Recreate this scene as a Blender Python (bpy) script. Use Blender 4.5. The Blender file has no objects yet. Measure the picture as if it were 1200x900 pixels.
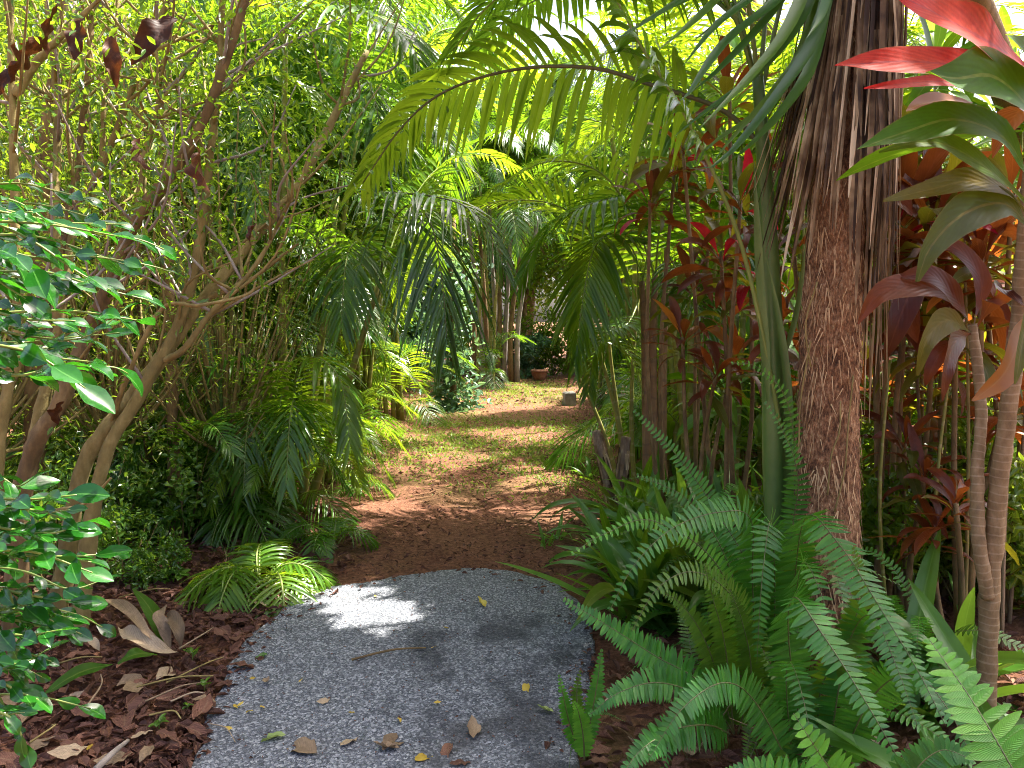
import bpy, math, random
import numpy as np
from mathutils import Vector, Matrix

R = math.radians
rng = random.Random(7)
nr = np.random.RandomState(11)
scene = bpy.context.scene
COL = scene.collection

# ------------------------------------------------------------------ camera, sky, sun, exposure
CAM_H = 1.5
F_PX = 901.0
PITCH = math.atan(75 / F_PX)
cam_d = bpy.data.cameras.new('camera')
cam_d.sensor_width = 36.0
cam_d.lens = 36.0 * F_PX / 1200.0
cam_d.clip_start = 0.02
cam_d.clip_end = 800
cam = bpy.data.objects.new('camera', cam_d)
cam.location = (0, 0, CAM_H)
cam.rotation_euler = (math.pi / 2 - PITCH, 0, 0)
COL.objects.link(cam)
scene.camera = cam

SUN_AZ, SUN_EL = R(60), R(65)
SUN = np.array([math.sin(SUN_AZ) * math.cos(SUN_EL), math.cos(SUN_AZ) * math.cos(SUN_EL), math.sin(SUN_EL)])
world = bpy.data.worlds.new('World')
scene.world = world
world.use_nodes = True
wn = world.node_tree
for n in list(wn.nodes):
    wn.nodes.remove(n)
sky = wn.nodes.new('ShaderNodeTexSky')
sky.sky_type = 'NISHITA'
sky.sun_disc = False
sky.sun_elevation = SUN_EL
sky.sun_rotation = SUN_AZ
sky.dust_density = 6.0
sky.air_density = 0.6
sky.ozone_density = 0.3
bg = wn.nodes.new('ShaderNodeBackground')
bg.inputs['Strength'].default_value = 0.125
wo = wn.nodes.new('ShaderNodeOutputWorld')
wn.links.new(sky.outputs[0], bg.inputs[0])
wn.links.new(bg.outputs[0], wo.inputs[0])
sd = bpy.data.lights.new('sun', 'SUN')
sd.energy = 5.0
sd.angle = R(0.6)
sd.color = (1.0, 0.94, 0.84)
so = bpy.data.objects.new('sun', sd)
so.rotation_euler = Vector(SUN).to_track_quat('Z', 'Y').to_euler()
so.location = (0, 0, 30)
COL.objects.link(so)
vs = scene.view_settings
vs.view_transform = 'Standard'
vs.look = 'None'
vs.gamma = 1.0
vs.use_curve_mapping = False
vs.exposure = 2.45
cy = scene.cycles
cy.max_bounces = 6
cy.diffuse_bounces = 4
cy.glossy_bounces = 2
cy.transmission_bounces = 4
cy.adaptive_threshold = 0.02
cy.transparent_max_bounces = 4
cy.sample_clamp_indirect = 6.0
cy.use_denoising = True
cy.denoiser = 'OPENIMAGEDENOISE'
try:
    cy.denoising_prefilter = 'NONE'
    cy.filter_width = 1.0
except Exception:
    pass

# ------------------------------------------------------------------ pixels to directions
CT, ST = math.cos(PITCH), math.sin(PITCH)

def ray(px, py):
    u = (px - 600) / F_PX
    v = (450 - py) / F_PX
    return np.array([u, CT + ST * v, -ST + CT * v])

def P(px, py, d):
    r = ray(px, py)
    return np.array([0, 0, CAM_H]) + r * (d / r[1])

def G(px, py, z=0.0):
    r = ray(px, py)
    return np.array([0, 0, CAM_H]) + r * ((z - CAM_H) / r[2])

def path(*pts):
    return np.array([P(*p) for p in pts])

def unit(v):
    v = np.asarray(v, float)
    n = np.linalg.norm(v, axis=-1, keepdims=True)
    return v / np.maximum(n, 1e-9)

def catmull(pts, n):
    pts = np.asarray(pts, float)
    m = len(pts)
    ext = np.vstack([2 * pts[0] - pts[1], pts, 2 * pts[-1] - pts[-2]])
    dense = []
    k = 16
    for i in range(m - 1):
        p0, p1, p2, p3 = ext[i:i + 4]
        for j in range(k):
            t = j / k
            dense.append(0.5 * ((2 * p1) + (-p0 + p2) * t + (2 * p0 - 5 * p1 + 4 * p2 - p3) * t * t + (-p0 + 3 * p1 - 3 * p2 + p3) * t ** 3))
    dense.append(pts[-1])
    dense = np.array(dense)
    s = np.concatenate([[0], np.cumsum(np.linalg.norm(np.diff(dense, axis=0), axis=1))])
    q = np.linspace(0, s[-1], n)
    return np.stack([np.interp(q, s, dense[:, a]) for a in range(3)], axis=1)

# ------------------------------------------------------------------ mesh building
class MB:
    def __init__(self):
        self.v, self.uv, self.r, self.f, self.mi, self.n = [], [], [], [], [], 0

    def add(self, v, uv, r, faces, mi=0):
        v = np.asarray(v, float)
        self.v.append(v)
        self.uv.append(np.asarray(uv, float))
        self.r.append(np.full(len(v), r) if np.isscalar(r) else np.asarray(r, float))
        o = self.n
        for f in faces:
            self.f.append([a + o for a in f])
            self.mi.append(mi)
        self.n += len(v)

    def mesh(self, name, mats, smooth=True):
        me = bpy.data.meshes.new(name)
        v = np.vstack(self.v)
        uv = np.vstack(self.uv)
        r = np.concatenate(self.r)
        sizes = np.array([len(f) for f in self.f], dtype=np.int32)
        idx = np.concatenate([np.asarray(f, dtype=np.int32) for f in self.f])
        fill_mesh(me, v, idx, sizes, uv, r, np.array(self.mi, dtype=np.int32), smooth)
        for m in mats if isinstance(mats, (list, tuple)) else [mats]:
            me.materials.append(m)
        return me

def fill_mesh(me, v, idx, sizes, uv, r, mi=None, smooth=True):
    me.vertices.add(len(v))
    me.vertices.foreach_set('co', v.astype(np.float32).ravel())
    me.loops.add(len(idx))
    me.loops.foreach_set('vertex_index', idx.astype(np.int32))
    me.polygons.add(len(sizes))
    st = np.concatenate([[0], np.cumsum(sizes)[:-1]]).astype(np.int32)
    me.polygons.foreach_set('loop_start', st)
    me.polygons.foreach_set('loop_total', sizes.astype(np.int32))
    if mi is not None:
        me.polygons.foreach_set('material_index', mi.astype(np.int32))
    me.polygons.foreach_set('use_smooth', np.full(len(sizes), smooth))
    me.update(calc_edges=True)
    ul = me.uv_layers.new(name='UVMap')
    ul.data.foreach_set('uv', uv[idx].astype(np.float32).ravel())
    at = me.attributes.new('rnd', 'FLOAT', 'POINT')
    at.data.foreach_set('value', r.astype(np.float32))
    me.validate()

def obj(name, me, parent=None):
    o = bpy.data.objects.new(name, me)
    COL.objects.link(o)
    if parent is not None:
        o.parent = parent
    return o

def thing(name, label, cat, loc=(0, 0, 0), rz=0.0, group=None):
    o = bpy.data.objects.new(name, None)
    o.empty_display_size = 0.1
    COL.objects.link(o)
    o.location = loc
    o.rotation_euler = (0, 0, rz)
    tag(o, label, cat, group)
    return o

def tag(o, label=None, cat=None, group=None, kind=None):
    if label: o['label'] = label
    if cat: o['category'] = cat
    if group: o['group'] = group
    if kind: o['kind'] = kind
    return o

def put(name, me, parent, loc=(0, 0, 0), rot=(0, 0, 0), sc=1.0, mat=None):
    o = obj(name, me, parent)
    o.location = loc
    o.rotation_euler = rot
    o.scale = (sc, sc, sc) if np.isscalar(sc) else sc
    if mat is not None:
        o.material_slots[0].link = 'OBJECT'
        o.material_slots[0].material = mat
    return o

def copy_tree(src, loc, rz, sc=1.0, label=None, group=None):
    c = src.copy()
    COL.objects.link(c)
    c.location = loc
    c.rotation_euler = (0, 0, rz)
    c.scale = (sc, sc, sc)
    if label: c['label'] = label
    if group: c['group'] = group
    for ch in src.children:
        d = ch.copy()
        COL.objects.link(d)
        d.parent = c
        for g in ch.children:
            e = g.copy()
            COL.objects.link(e)
            e.parent = d
    return c

def frames(pts, up=(0, 0, 1)):
    t = np.gradient(pts, axis=0)
    t = unit(t)
    up = np.asarray(up, float)
    s = np.cross(t, up)
    # carry the side vector on where the curve runs along the up vector
    ln = np.linalg.norm(s, axis=1)
    good = np.where(ln > 0.12)[0]
    if len(good) == 0:
        s = np.cross(t, np.array([0.3, 1.0, 0.1]))
    else:
        for i in range(len(s)):
            if ln[i] <= 0.12:
                j = good[np.argmin(np.abs(good - i))]
                s[i] = s[j] - t[i] * np.dot(s[j], t[i])
    s = unit(s)
    for i in range(1, len(s)):
        if np.dot(s[i], s[i - 1]) < -0.2:
            s[i] = -s[i]
    n = np.cross(s, t)
    return t, s, n

def tube(mb, pts, rad, sides=7, r=0.5, mi=0, cap=True, rough=0.0, seed=0):
    pts = np.asarray(pts, float)
    m = len(pts)
    rad = np.full(m, rad) if np.isscalar(rad) else np.interp(np.linspace(0, 1, m), np.linspace(0, 1, len(rad)), rad)
    t = unit(np.gradient(pts, axis=0))
    s = np.cross(t[0], [0.31, 0.2, 0.93])
    if np.linalg.norm(s) < 0.2:
        s = np.cross(t[0], [1.0, 0.1, 0.0])
    s = unit(s)
    rs = np.random.RandomState(seed)
    rn = rs.rand(m + 4, sides) - .5
    rn = (rn[:-4] + rn[1:-3] * 2 + rn[2:-2] * 3 + rn[3:-1] * 2 + rn[4:]) / 4.5
    ra = np.convolve(rs.randn(m + 8), np.ones(5) / 5, 'same')[4:-4]
    v, uv = [], []
    ang = np.linspace(0, 2 * math.pi, sides, endpoint=False)
    L = np.concatenate([[0], np.cumsum(np.linalg.norm(np.diff(pts, axis=0), axis=1))])
    for i in range(m):
        s = unit(s - t[i] * np.dot(s, t[i]))
        b = np.cross(t[i], s)
        rr = rad[i] * (1 + rough * rn[i] + rough * .35 * ra[i])
        v.append(pts[i] + (np.cos(ang)[:, None] * s + np.sin(ang)[:, None] * b) * rr[:, None])
        uv.append(np.stack([ang / (2 * math.pi), np.full(sides, L[i])], axis=1))
    faces = []
    for i in range(m - 1):
        for k in range(sides):
            k2 = (k + 1) % sides
            faces.append((i * sides + k, i * sides + k2, (i + 1) * sides + k2, (i + 1) * sides + k))
    if cap:
        faces.append(tuple(range(sides))[::-1])
        faces.append(tuple((m - 1) * sides + k for k in range(sides)))
    mb.add(np.vstack(v), np.vstack(uv), r, faces, mi)

def blade(mb, c, side, nrm, w, fold=0.25, r=0.5, mi=0):
    """a leaf blade: centre line c, half widths w, raised edges"""
    c = np.asarray(c, float)
    m = len(c)
    w = np.asarray(w, float)[:, None]
    lft = c - side * w + nrm * w * fold
    rgt = c + side * w + nrm * w * fold
    v = np.empty((m * 3, 3))
    v[0::3], v[1::3], v[2::3] = lft, c, rgt
    vv = np.linspace(0, 1, m)
    uv = np.empty((m * 3, 2))
    uv[0::3] = np.stack([np.zeros(m), vv], 1)
    uv[1::3] = np.stack([np.full(m, 0.5), vv], 1)
    uv[2::3] = np.stack([np.ones(m), vv], 1)
    faces = []
    for i in range(m - 1):
        a = i * 3
        faces.append((a, a + 1, a + 4, a + 3))
        faces.append((a + 1, a + 2, a + 5, a + 4))
    mb.add(v, uv, r, faces, mi)

def leaflet_line(base, d, L, droop, m=5):
    """centre line that starts along d and bends down"""
    s = np.linspace(0, 1, m)[:, None]
    p = base + d * (L * s) + np.array([0, 0, -1.0]) * (droop * L * s ** 2)
    return p

W_PALM = np.array([0.35, 0.95, 1.0, 0.62, 0.03])
W_FERN = np.array([0.75, 1.0, 0.95, 0.70, 0.10])
W_FERN_BIG = np.array([0.80, 1.05, 1.0, 0.95, 0.80, 0.12])

def frond(pts, n, L, w, a0=70, a1=28, vee=0.35, droop=0.35, start=0.12, prof='palm', rr=0.008, seed=0, fold=0.35, jit=0.10,
          gap=0.0, up=(0, 0, 1), split=None, mats=None, tipw=0.35, m=5, rsides=5, samples=40, rot=0.0):
    """a feather leaf. Returns an MB; with split=(name, parent) each leaflet becomes an object of its own under the returned stalk"""
    rs = random.Random(seed)
    pp = catmull(pts, samples)
    t, s, nn = frames(pp, up)
    if rot:
        c_, s_ = math.cos(rot), math.sin(rot)
        s, nn = s * c_ + nn * s_, nn * c_ - s * s_
    mb = MB()
    tube(mb, pp, [rr, rr * 0.85, rr * 0.6, rr * 0.25], rsides, 0.2, 1)
    parts = []
    for k in range(n):
        f = start + (1 - start) * (k + 0.5) / n
        x = (k + 0.5) / n
        i = min(f * (samples - 1), samples - 1.001)
        i0 = int(i); q = i - i0
        base0 = pp[i0] * (1 - q) + pp[i0 + 1] * q
        tt, ss, n3 = t[i0], s[i0], nn[i0]
        if prof == 'palm':
            ln = L * (0.55 + 0.45 * math.sin(math.pi * min(1, x * 1.25 + 0.12))) * (1 - 0.45 * max(0, x - 0.6) / 0.4)
        else:
            ln = L * min(1, 0.45 + x * 2.6) * (1 - max(0, (x - 0.25) / 0.75) ** 2.2 * 0.88)
        ang = R(a0 + (a1 - a0) * x)
        for sg in (-1, 1):
            if rs.random() < gap:
                continue
            a = ang + rs.uniform(-jit, jit)
            vv = vee + rs.uniform(-jit, jit) * 1.2
            d = math.cos(a) * tt + math.sin(a) * (sg * ss * math.cos(vv) + n3 * math.sin(vv))
            d = unit(d)
            l2 = ln * rs.uniform(0.9, 1.08)
            dr = droop * rs.uniform(0.7, 1.3)
            base = base0 + tt * (rs.uniform(-0.4, 0.4) * l2 * 0.02)
            cl = leaflet_line(base, d, l2, dr, m)
            ct = unit(np.gradient(cl, axis=0))
            ref = n3 * math.cos(vv) - sg * ss * math.sin(vv)
            sd_ = unit(np.cross(ct, ref))
            nm = np.cross(sd_, ct)
            wp = W_PALM if prof == 'palm' else W_FERN
            ww = np.interp(np.linspace(0, 1, m), np.linspace(0, 1, len(wp)), wp) * w * (1 if prof == 'palm' else min(1, 0.45 + 0.6 * l2 / L))
            tgt = mb
            if split:
                tgt = MB()
            blade(tgt, cl, sd_, nm, ww, fold, rs.random(), 0)
            if split:
                parts.append(tgt)
    if prof != 'palm' or tipw:
        pass
    if split:
        st = obj(split[0], mb.mesh(split[0], mats), split[1])
        for b in parts:
            obj(split[2], b.mesh(split[2], mats), st)
        return st
    return mb

def leaf_cloud(name, c, d, n, L, W, rnd, mat, fold=0.2, bend=0.15):
    """many small folded leaves in one mesh: c centres, d directions, n normals"""
    c = np.asarray(c); N = len(c)
    d = unit(d); sd_ = unit(np.cross(d, n)); n = np.cross(sd_, d)
    L = np.broadcast_to(np.asarray(L, float), (N,))[:, None]
    W = np.broadcast_to(np.asarray(W, float), (N,))[:, None]
    v = np.empty((N, 6, 3)); uv = np.empty((N, 6, 2))
    tip = c + d * L - n * L * bend
    v[:, 0] = c
    v[:, 1] = c + d * L * 0.33 - sd_ * W + n * W * fold
    v[:, 2] = c + d * L * 0.70 - sd_ * W * 0.75 + n * (W * fold - L * bend * 0.4)
    v[:, 3] = tip
    v[:, 4] = c + d * L * 0.70 + sd_ * W * 0.75 + n * (W * fold - L * bend * 0.4)
    v[:, 5] = c + d * L * 0.33 + sd_ * W + n * W * fold
    uv[:] = np.array([[.5, 0], [0, .33], [.1, .7], [.5, 1], [.9, .7], [1, .33]])
    base = (np.arange(N) * 6)[:, None]
    q = np.concatenate([base + np.array([[0, 3, 2, 1]]), base + np.array([[0, 5, 4, 3]])], axis=1).reshape(-1)
    me = bpy.data.meshes.new(name)
    fill_mesh(me, v.reshape(-1, 3), q, np.full(N * 2, 4, dtype=np.int32), uv.reshape(-1, 2), np.repeat(np.asarray(rnd), 6), None, False)
    me.materials.append(mat)
    return me

# ------------------------------------------------------------------ materials
def nodes(name):
    m = bpy.data.materials.new(name)
    m.use_nodes = True
    nt = m.node_tree
    for x in list(nt.nodes):
        nt.nodes.remove(x)
    out = nt.nodes.new('ShaderNodeOutputMaterial')
    return m, nt, out

def N_(nt, typ, **kw):
    n = nt.nodes.new(typ)
    for k, v in kw.items():
        setattr(n, k, v)
    return n

def math_(nt, op, a, b=None):
    n = nt.nodes.new('ShaderNodeMath'); n.operation = op
    for i, x in enumerate((a, b)):
        if x is None: continue
        if isinstance(x, (int, float)): n.inputs[i].default_value = x
        else: nt.links.new(x, n.inputs[i])
    return n.outputs[0]

def mix_(nt, fac, a, b):
    n = nt.nodes.new('ShaderNodeMix'); n.data_type = 'RGBA'
    if isinstance(fac, (int, float)): n.inputs[0].default_value = fac
    else: nt.links.new(fac, n.inputs[0])
    for sock, x in ((n.inputs[6], a), (n.inputs[7], b)):
        if isinstance(x, (tuple, list)): sock.default_value = (*x[:3], 1)
        else: nt.links.new(x, sock)
    return n.outputs[2]

def ramp_(nt, fac, stops):
    n = nt.nodes.new('ShaderNodeValToRGB')
    nt.links.new(fac, n.inputs[0])
    e = n.color_ramp.elements
    while len(e) < len(stops): e.new(0.5)
    for i, (p, c) in enumerate(stops):
        e[i].position = p
        e[i].color = (*c[:3], 1)
    return n.outputs[0]

def noise_(nt, scale, detail=4, vec=None, rough=0.55):
    n = nt.nodes.new('ShaderNodeTexNoise')
    n.inputs['Scale'].default_value = scale
    n.inputs['Detail'].default_value = detail
    n.inputs['Roughness'].default_value = rough
    if vec is not None: nt.links.new(vec, n.inputs['Vector'])
    return n.outputs[0]

def bump_(nt, h, strength, dist=0.01):
    n = nt.nodes.new('ShaderNodeBump')
    n.inputs['Strength'].default_value = strength
    n.inputs['Distance'].default_value = dist
    nt.links.new(h, n.inputs['Height'])
    return n.outputs[0]

def leaf_mat(name, stops, trans, tfac=0.4, rough=0.38, spec=0.5, rib=None, blot=0.5, veins=0.0, nscale=9.0):
    """stops: base colours picked per leaf; trans: colour of light shining through"""
    m, nt, out = nodes(name)
    at = N_(nt, 'ShaderNodeAttribute', attribute_name='rnd')
    oi = N_(nt, 'ShaderNodeObjectInfo')
    tc = N_(nt, 'ShaderNodeTexCoord')
    no = noise_(nt, nscale, 3, tc.outputs['Object'])
    k = math_(nt, 'ADD', math_(nt, 'MULTIPLY', at.outputs['Fac'], 0.55), math_(nt, 'MULTIPLY', oi.outputs['Random'], 0.45))
    k = math_(nt, 'ADD', k, math_(nt, 'MULTIPLY', math_(nt, 'SUBTRACT', no, 0.5), blot))
    col = ramp_(nt, k, stops)
    sep = N_(nt, 'ShaderNodeSeparateXYZ')
    nt.links.new(tc.outputs['UV'], sep.inputs[0])
    au = math_(nt, 'ABSOLUTE', math_(nt, 'SUBTRACT', sep.outputs[0], 0.5))
    if rib:
        mk = math_(nt, 'LESS_THAN', au, 0.035)
        col = mix_(nt, math_(nt, 'MULTIPLY', mk, 0.7), col, rib)
    if veins:
        # side veins, small spots and browned margins
        sv = math_(nt, 'SINE', math_(nt, 'ADD', math_(nt, 'MULTIPLY', sep.outputs[1], 110.0), math_(nt, 'MULTIPLY', au, -60.0)))
        dk = N_(nt, 'ShaderNodeMix', data_type='RGBA', blend_type='MULTIPLY')
        dk.inputs[0].default_value = 0.8
        nt.links.new(col, dk.inputs[6])
        sp = noise_(nt, nscale * 9, 4, tc.outputs['Object'], 0.7)
        tone = math_(nt, 'ADD', math_(nt, 'MULTIPLY', sv, 0.12), math_(nt, 'ADD', math_(nt, 'MULTIPLY', math_(nt, 'SUBTRACT', sp, 0.5), 1.3), 0.92))
        nt.links.new(tone, dk.inputs[7])
        col = dk.outputs[2]
        ed = math_(nt, 'GREATER_THAN', math_(nt, 'ADD', au, math_(nt, 'MULTIPLY', sp, 0.14)), 0.545)
        col = mix_(nt, math_(nt, 'MULTIPLY', ed, 0.55), col, (.16, .085, .03))
    bs = N_(nt, 'ShaderNodeBsdfPrincipled')
    nt.links.new(col, bs.inputs['Base Color'])
    bs.inputs['Roughness'].default_value = rough
    bs.inputs['Specular IOR Level'].default_value = spec
    tr = N_(nt, 'ShaderNodeBsdfTranslucent')
    tcol = mix_(nt, 0.35, trans, col)
    # the paler leaves let more light through
    nt.links.new(tcol, tr.inputs['Color'])
    if veins:
        w = math_(nt, 'SINE', math_(nt, 'ADD', math_(nt, 'MULTIPLY', sep.outputs[1], 70.0), math_(nt, 'MULTIPLY', au, -38.0)))
        b = bump_(nt, math_(nt, 'ADD', math_(nt, 'MULTIPLY', w, 0.5), no), veins, 0.004)
        nt.links.new(b, bs.inputs['Normal'])
    mx = N_(nt, 'ShaderNodeMixShader')
    mx.inputs[0].default_value = tfac
    nt.links.new(bs.outputs[0], mx.inputs[1])
    nt.links.new(tr.outputs[0], mx.inputs[2])
    nt.links.new(mx.outputs[0], out.inputs[0])
    return m

def bark_mat(name, stops, scale=(12, 12, 3), bump=0.6, rough=0.85, rings=0.0, ringcol=None, dist=0.01):
    m, nt, out = nodes(name)
    tc = N_(nt, 'ShaderNodeTexCoord')
    mp = N_(nt, 'ShaderNodeMapping')
    mp.inputs['Scale'].default_value = scale
    nt.links.new(tc.outputs['Object'], mp.inputs[0])
    no = noise_(nt, 1.0, 6, mp.outputs[0], 0.65)
    n2 = noise_(nt, 3.1, 2, tc.outputs['Object'])
    n3 = noise_(nt, 11.0, 5, tc.outputs['Object'], 0.7)
    k = math_(nt, 'ADD', math_(nt, 'ADD', math_(nt, 'MULTIPLY', no, 0.5), math_(nt, 'MULTIPLY', n2, 0.2)), math_(nt, 'MULTIPLY', n3, .3))
    k = math_(nt, 'ADD', math_(nt, 'MULTIPLY', math_(nt, 'SUBTRACT', k, .5), 1.5), .5)
    col = ramp_(nt, k, stops)
    h = math_(nt, 'ADD', no, n3)
    if rings:
        sep = N_(nt, 'ShaderNodeSeparateXYZ')
        nt.links.new(tc.outputs['UV'], sep.inputs[0])
        ph = math_(nt, 'ADD', math_(nt, 'MULTIPLY', sep.outputs[1], rings), math_(nt, 'MULTIPLY', n2, 2.6))
        fr = math_(nt, 'FRACT', ph)
        mk = math_(nt, 'LESS_THAN', fr, math_(nt, 'MULTIPLY', n3, 0.34))
        col = mix_(nt, math_(nt, 'MULTIPLY', mk, math_(nt, 'MULTIPLY', n3, .9)), col, ringcol)
        h = math_(nt, 'ADD', math_(nt, 'MULTIPLY', no, 0.5), mk)
    bs = N_(nt, 'ShaderNodeBsdfPrincipled')
    nt.links.new(col, bs.inputs['Base Color'])
    bs.inputs['Roughness'].default_value = rough
    nt.links.new(bump_(nt, h, bump, dist), bs.inputs['Normal'])
    nt.links.new(bs.outputs[0], out.inputs[0])
    return m

M = {}
M['palm'] = leaf_mat('palm_leaf_green', [(0.2, (.016, .070, .008)), (0.55, (.036, .125, .010)), (0.85, (.085, .19, .014))], (.30, .52, .015), 0.45, 0.26, spec=0.6, rib=(.10, .2, .03))
M['palm_yellow'] = leaf_mat('palm_leaf_yellow_green', [(0.2, (.032, .11, .008)), (0.55, (.075, .18, .010)), (0.85, (.16, .25, .018))], (.46, .62, .015), 0.48, 0.28, spec=0.6, rib=(.16, .24, .04))
M['palm_dark'] = leaf_mat('palm_leaf_dark_green', [(0.2, (.012, .045, .012)), (0.6, (.024, .080, .014)), (0.9, (.055, .13, .02))], (.20, .40, .02), 0.35, 0.22, spec=0.7, rib=(.08, .15, .04))
M['rachis'] = bark_mat('palm_stalk_green', [(.3, (.10, .15, .025)), (.7, (.20, .24, .05))], (20, 20, 5), 0.2, 0.5)
M['rachis_dark'] = bark_mat('palm_stalk_brown', [(.3, (.05, .06, .02)), (.7, (.12, .11, .04))], (20, 20, 5), 0.2, 0.5)
M['fern'] = leaf_mat('fern_green', [(0.15, (.018, .11, .014)), (0.5, (.032, .17, .018)), (0.9, (.07, .24, .022))], (.20, .55, .02), 0.32, 0.32, spec=0.5, veins=0.25, nscale=5)
M['fern_olive'] = leaf_mat('fern_olive', [(0.15, (.026, .085, .008)), (0.5, (.048, .135, .010)), (0.9, (.10, .20, .014))], (.30, .52, .015), 0.38, 0.42, veins=0.2, nscale=5)
M['fern_bright'] = leaf_mat('fern_bright_green', [(0.15, (.05, .21, .015)), (0.5, (.075, .28, .022)), (0.9, (.13, .36, .03))], (.32, .66, .03), 0.35, 0.36, veins=0.3, nscale=5)
M['fern_stalk'] = bark_mat('fern_stalk', [(.3, (.06, .075, .02)), (.7, (.13, .13, .04))], (30, 30, 8), 0.2, 0.5)
M['strap'] = leaf_mat('strap_leaf_green', [(0.1, (.020, .075, .018)), (0.5, (.04, .12, .02)), (0.9, (.09, .17, .025))], (.28, .44, .03), 0.28, 0.30, spec=0.6, nscale=4, blot=.3)
M['lily'] = leaf_mat('lily_leaf_green', [(0.1, (.03, .10, .018)), (0.5, (.05, .17, .02)), (0.9, (.12, .25, .03))], (.35, .58, .04), 0.42, 0.32, spec=0.5, rib=(.14, .28, .06), nscale=4)
M['cord_red'] = leaf_mat('cordyline_dark_red', [(0.1, (.030, .008, .007)), (0.45, (.075, .016, .009)), (0.7, (.15, .035, .010)), (0.95, (.13, .10, .015))], (.50, .13, .015), 0.40, 0.36, spec=0.3, rib=(.14, .04, .02), veins=0.15, nscale=6)
M['cord_olive'] = leaf_mat('cordyline_olive', [(0.1, (.022, .048, .006)), (0.5, (.06, .075, .008)), (0.9, (.15, .07, .012))], (.44, .38, .015), 0.42, 0.42, spec=0.25, rib=(.16, .12, .03), veins=0.15, nscale=6)
M['cord_green'] = leaf_mat('cordyline_green', [(0.1, (.018, .075, .006)), (0.5, (.045, .13, .008)), (0.8, (.12, .15, .012)), (0.95, (.22, .11, .02))], (.30, .50, .012), 0.42, 0.5, spec=0.2, rib=(.18, .22, .04), veins=0.08, nscale=5)
M['cord_pink'] = leaf_mat('cordyline_pink', [(0.1, (.26, .004, .014)), (0.55, (.40, .008, .028)), (0.95, (.46, .05, .02))], (.62, .02, .035), 0.38, 0.5, spec=0.25, rib=(.25, .04, .05), veins=0.06, nscale=7)
M['cord_orange'] = leaf_mat('cordyline_orange', [(0.1, (.16, .045, .006)), (0.6, (.27, .09, .010)), (0.95, (.26, .15, .015))], (.55, .20, .015), 0.42, 0.45, rib=(.3, .14, .03), nscale=8)
M['glossy'] = leaf_mat('glossy_leaf', [(0.1, (.004, .028, .005)), (0.5, (.008, .058, .006)), (0.95, (.028, .15, .010))], (.08, .42, .01), 0.24, 0.16, spec=0.6, rib=(.06, .18, .03), nscale=14, blot=.25)
M['small'] = leaf_mat('small_leaf_green', [(0.1, (.026, .085, .014)), (0.5, (.06, .15, .02)), (0.95, (.15, .25, .035))], (.38, .58, .03), 0.42, 0.26, spec=0.6)
M['bamboo'] = leaf_mat('fine_leaf_light', [(0.1, (.03, .075, .010)), (0.4, (.07, .14, .014)), (0.7, (.13, .20, .02)), (0.95, (.26, .25, .05))], (.44, .58, .03), 0.45, 0.28, spec=0.6)
M['tree'] = leaf_mat('tree_leaf_green', [(0.1, (.018, .060, .008)), (0.5, (.05, .125, .010)), (0.95, (.13, .22, .018))], (.40, .60, .02), 0.45, 0.26, spec=0.6)
M['tree_blue'] = leaf_mat('tree_leaf_cool_green', [(0.1, (.02, .065, .04)), (0.5, (.045, .12, .065)), (0.95, (.10, .20, .10))], (.30, .50, .14), 0.35, 0.32)
M['dead'] = leaf_mat('dead_leaf', [(0.1, (.045, .020, .016)), (0.4, (.105, .046, .034)), (0.7, (.19, .088, .055)), (0.95, (.33, .20, .12))], (.26, .11, .05), 0.15, 0.65, spec=0.25, rib=(.2, .12, .07), veins=0.4, nscale=20)
M['dead_dark'] = leaf_mat('hanging_dead_leaf', [(0.1, (.02, .008, .005)), (0.5, (.05, .016, .008)), (0.95, (.11, .04, .015))], (.22, .06, .01), 0.2, 0.55, spec=0.2, veins=0.1, nscale=12, blot=1.0)
M['straw'] = leaf_mat('dry_tan_leaf', [(0.1, (.13, .085, .05)), (0.5, (.30, .21, .13)), (0.95, (.50, .39, .26))], (.35, .24, .13), 0.15, 0.6, spec=0.3, veins=0.25, nscale=14)
M['skirt'] = leaf_mat('dry_skirt_strip', [(0.22, (.03, .015, .008)), (0.42, (.14, .085, .042)), (0.6, (.33, .23, .125)), (0.8, (.60, .47, .30))], (.4, .26, .13), 0.12, 0.7, spec=0.25, nscale=9, blot=.9)
M['fibre_strand'] = leaf_mat('trunk_fibre', [(0.2, (.05, .022, .010)), (0.5, (.26, .14, .065)), (0.8, (.58, .40, .22))], (.2, .1, .05), 0.05, 0.8, spec=0.2, nscale=9, blot=.9)
M['yellow'] = leaf_mat('yellow_fallen_leaf', [(0.1, (.38, .24, .03)), (0.6, (.52, .38, .05)), (0.95, (.46, .45, .10))], (.6, .42, .06), 0.25, 0.5, nscale=20)
M['pale_green'] = leaf_mat('pale_green_fallen_leaf', [(0.1, (.18, .26, .07)), (0.9, (.30, .36, .12))], (.4, .5, .1), 0.25, 0.5, rib=(.36, .4, .2), nscale=20)
M['branch'] = bark_mat('tan_bark', [(.25, (.085, .062, .018)), (.5, (.20, .15, .045)), (.75, (.36, .28, .11))], (14, 14, 4), 0.7)
M['branch_brown'] = bark_mat('brown_bark', [(.25, (.05, .030, .012)), (.5, (.15, .092, .034)), (.75, (.30, .20, .085))], (14, 14, 5), 0.8)
M['branch_grey'] = bark_mat('grey_bark', [(.25, (.12, .10, .085)), (.5, (.24, .20, .17)), (.75, (.38, .33, .29))], (20, 20, 5), 0.6)
M['fibre'] = bark_mat('fibrous_palm_trunk', [(.30, (.022, .009, .004)), (.44, (.16, .070, .030)), (.56, (.35, .18, .085)), (.68, (.60, .40, .22))], (120, 120, 45), 1.0, 0.9, dist=0.02)
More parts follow.
